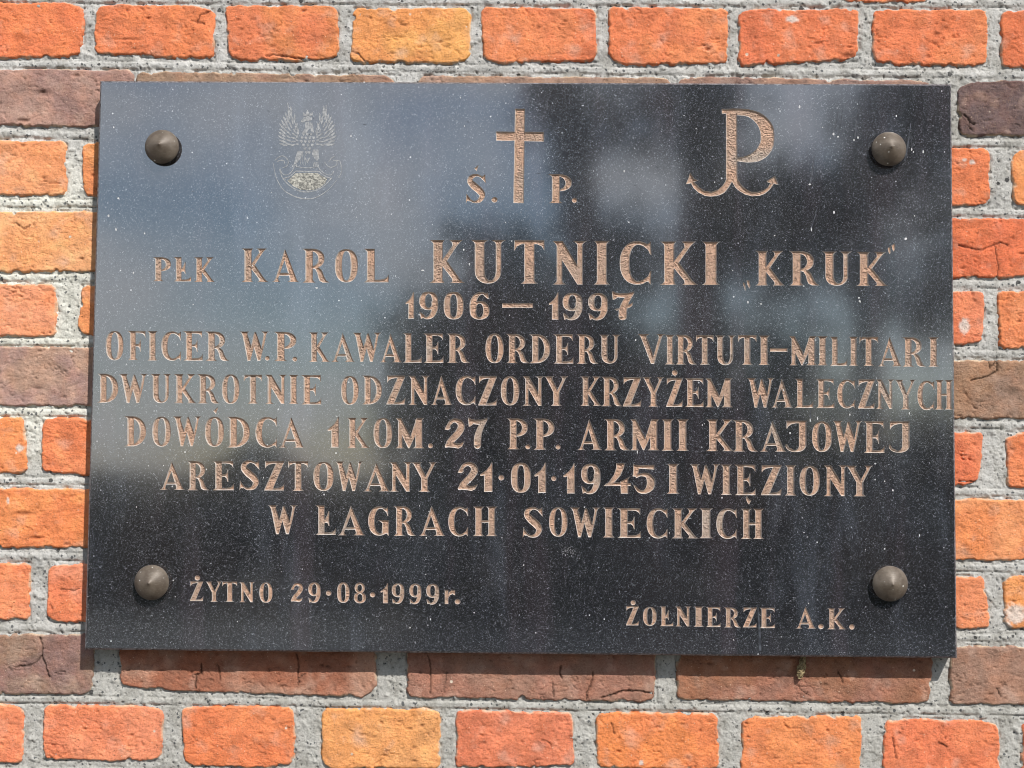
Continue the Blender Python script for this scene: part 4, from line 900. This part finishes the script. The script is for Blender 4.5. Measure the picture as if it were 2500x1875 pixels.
# ------------------------------------------------------------------ bagworm case hanging under the plaque
def bagworm():
    x0, z0 = unproj(1962., 1610., .004); x1, z1 = unproj(1952., 1658., .010)
    A, B = Vector((float(x0), -.006, float(z0)+.004)), Vector((float(x1), -.0075, float(z1)))
    t = empty('insect_case', A, label='small dry bagworm case of grass bits hanging under the plaque edge', category='insect case')
    n, m = 18, 14; vs, fs = [], []; rr = random.Random(4)
    ax = (B-A); ln = ax.length; ax.normalize(); e1 = ax.cross(Vector((0, 1, 0))).normalized(); e2 = ax.cross(e1)
    for i in range(n+1):
        s = i/n; r_ = .0017+.0022*math.sin(min(1, s*1.12)*math.pi*.86)**.8
        if s > .93: r_ *= .6
        for j in range(m):
            a = 2*math.pi*j/m; q = A+ax*ln*s+(e1*math.cos(a)+e2*math.sin(a))*r_*(1+rr.uniform(-.22, .22)); vs.append(tuple(q-A))
    for i in range(n):
        for j in range(m): k = (j+1) % m; fs.append((i*m+j, i*m+k, (i+1)*m+k, (i+1)*m+j))
    fs.append(tuple(range(m))); fs.append(tuple(n*m+j for j in reversed(range(m))))
    obj('case_body', new_mesh('case_body', vs, fs, M_COCOON), t)
    for k in range(11):
        s = rr.uniform(.05, .9); a = rr.uniform(0, 6.28); p = ax*ln*s+(e1*math.cos(a)+e2*math.sin(a))*.0036
        d = (ax*rr.uniform(.3, 1)+(e1*math.cos(a)+e2*math.sin(a))*rr.uniform(.1, .7)+Vector((rr.uniform(-.4, .4), 0, 0))).normalized()*rr.uniform(.003, .008)
        w = e1*.00035; u = e2*.00035
        vv = [p-w, p+u, p+w, p-u, p+d]; obj('straw', new_mesh('straw', vv, [(0, 1, 4), (1, 2, 4), (2, 3, 4), (3, 0, 4), (3, 2, 1, 0)], M_COCOON), t)
bagworm()

# ------------------------------------------------------------------ the place behind the camera, seen only in the polish
def tube(P, Rr, n=8):
    vs, fs = [], []
    for i, (p, r_) in enumerate(zip(P, Rr)):
        d = (P[min(i+1, len(P)-1)]-P[max(i-1, 0)]).normalized()
        e1 = d.cross(Vector((.3, 1, .1))).normalized(); e2 = d.cross(e1)
        for j in range(n):
            a = 2*math.pi*j/n; vs.append(p+(e1*math.cos(a)+e2*math.sin(a))*r_)
    for i in range(len(P)-1):
        for j in range(n): k = (j+1) % n; fs.append((i*n+j, i*n+k, (i+1)*n+k, (i+1)*n+j))
    return vs, fs
def tree(x, y, h, rt, spread, base, seed, label, nl=4200, leaf=.125, lean=0., rb=1.0):
    rr = random.Random(seed)
    t = empty('tree', (x, y, 0), label=label, category='tree', group='trees across the churchyard')
    VS, FS = [], []
    def add(P, Rr):
        v, f = tube(P, Rr); b = len(VS); VS.extend(v); FS.extend([tuple(b+i for i in q) for q in f])
    top = Vector((lean, rr.uniform(-.4, .4), h*.92))
    pts = [Vector((0, 0, -.1))+(top)*s+Vector((.06*math.sin(s*7+seed), .1*math.cos(s*5), 0)) for s in (0, .15, .3, .5, .7, .85, 1)]
    add(pts, [rt*q for q in (1.25, 1, .92, .75, .5, .3, .08)])
    tips = []
    for k in range(16):
        s = rr.uniform(base/h, .95); p = top*s; a = k*2.4+rr.uniform(-.4, .4); ln = spread*(1.15-.55*s)*rr.uniform(.7, 1.1)
        q = p+Vector((math.cos(a)*ln, math.sin(a)*ln, ln*rr.uniform(.15, .7))); mid = (p+q)/2+Vector((0, 0, ln*.12))
        add([p, mid, q], [rt*.32*(1.2-s), rt*.2*(1.2-s), .02]); tips += [q, mid, (q+mid)/2]
    obj('trunk', new_mesh('trunk', VS, FS, M_BARK, True), t)
    lv, lf = [], []
    cl = [(tp+Vector((rr.gauss(0, .35), rr.gauss(0, .35), rr.gauss(0, .3))), rr.uniform(.3, .6)*spread/2.4) for tp in tips[::2] for _ in range(1)]
    for k in range(nl):
        c, r_ = rr.choice(cl); d = Vector((rr.gauss(0, 1), rr.gauss(0, 1), rr.gauss(0, 1)))*r_*.55
        p = c+d; e1 = Vector((rr.uniform(-1, 1), rr.uniform(-1, 1), rr.uniform(-1, 1))).normalized(); e2 = e1.cross(Vector((rr.uniform(-1, 1), rr.uniform(-1, 1), .3))).normalized()
        s = leaf*rr.uniform(.6, 1.2); b = len(lv); lv += [p-e1*s, p+e2*s*.5, p+e1*s, p-e2*s*.5]; lf.append((b, b+1, b+2, b+3))
    obj('crown', new_mesh('crown', [tuple(v) for v in lv], lf, M_LEAF), t, kind='stuff')
tree(1.1, -12, 11, .26, 2.4, 4.9, 1, 'broadleaf tree leaning left with its trunk nearest the plaque axis', lean=-1.55)
tree(1.62, -12.6, 11.5, .29, 2.6, 3.5, 2, 'upright broadleaf tree with a thick trunk right of the leaning one', lean=.1)
tree(3.15, -12.2, 10, .17, 2.4, 2.9, 3, 'slender broadleaf tree at the right end of the row', lean=.2)
tree(5.6, -15, 12, .3, 3.2, 2.4, 4, 'wide broadleaf tree far right behind the row', nl=3000)
def shrub(x, y, w, h, seed, label, nl=2600):
    rr = random.Random(seed); t = empty('shrub', (x, y, 0), label=label, category='shrub', group='tall shrubs under the trees')
    VS, FS, lv, lf = [], [], [], []
    cl = []
    for k in range(9):
        a = k*.7; q = Vector((math.cos(a)*w*rr.uniform(.2, .8), math.sin(a)*w*.5, h*rr.uniform(.5, 1))); v, f = tube([Vector((0, 0, -.05)), q*.5+Vector((0, 0, .1)), q], [.05, .035, .012], 6)
        b = len(VS); VS += v; FS += [tuple(b+i for i in e) for e in f]; cl += [q, q*.7, Vector((q.x, q.y, q.z*.3))]
    obj('stem', new_mesh('stem', VS, FS, M_BARK), t)
    for k in range(nl):
        p = rr.choice(cl)+Vector((rr.gauss(0, 1), rr.gauss(0, 1), rr.gauss(0, 1)))*.3*w; p.z = max(p.z, .05)
        e1 = Vector((rr.uniform(-1, 1), rr.uniform(-1, 1), rr.uniform(-1, 1))).normalized(); e2 = e1.cross(Vector((rr.uniform(-1, 1), rr.uniform(-1, 1), .3))).normalized()
        s_ = rr.uniform(.07, .15); b = len(lv); lv += [p-e1*s_, p+e2*s_*.6, p+e1*s_, p-e2*s_*.6]; lf.append((b, b+1, b+2, b+3))
    obj('foliage', new_mesh('foliage', [tuple(v) for v in lv], lf, M_LEAF), t, kind='stuff')
shrub(-.35, -12, 1.05, 3.7, 21, 'tallest shrub, left of the leaning trunk', 5200); shrub(.75, -12.8, .8, 2.7, 25, 'shrub at the foot of the leaning trunk')
shrub(2.2, -12.5, .95, 2.7, 22, 'low shrub right of the thick trunk')
shrub(3.4, -12.6, 1.0, 1.9, 23, 'low shrub at the foot of the slender tree'); shrub(4.7, -12.5, 1.1, 1.9, 24, 'low shrub at the right end of the row')
def hedge():
    rr = random.Random(9)
    t = empty('hedge', (0, -17, 0), label='long clipped dark green hedge along the far side of the grass', category='hedge')
    lv, lf = [], []
    for k in range(16000):
        x = rr.uniform(-9, 11); z = rr.uniform(0, 1.55)+(.2*math.sin(x*1.3)+.2*math.sin(x*3.1)); y = rr.uniform(-.6, .6)
        p = Vector((x, y, max(z, .05))); e1 = Vector((rr.uniform(-1, 1), rr.uniform(-1, 1), rr.uniform(-1, 1))).normalized(); e2 = e1.cross(Vector((rr.uniform(-1, 1), rr.uniform(-1, 1), .3))).normalized()
        s = rr.uniform(.08, .17); b = len(lv); lv += [p-e1*s, p+e2*s*.6, p+e1*s, p-e2*s*.6]; lf.append((b, b+1, b+2, b+3))
    obj('foliage', new_mesh('foliage', [tuple(v) for v in lv], lf, M_LEAF), t, kind='stuff')
    vs, fs = [], []
    for k in range(40):
        x = -8.8+k*.5; v, f = tube([Vector((x, 0, 0)), Vector((x+rr.uniform(-.1, .1), 0, 1.3))], [.03, .015], 5); b = len(vs); vs += v; fs += [tuple(b+i for i in q) for q in f]
    obj('stems', new_mesh('stems', vs, fs, M_BARK), t, kind='stuff')
hedge()
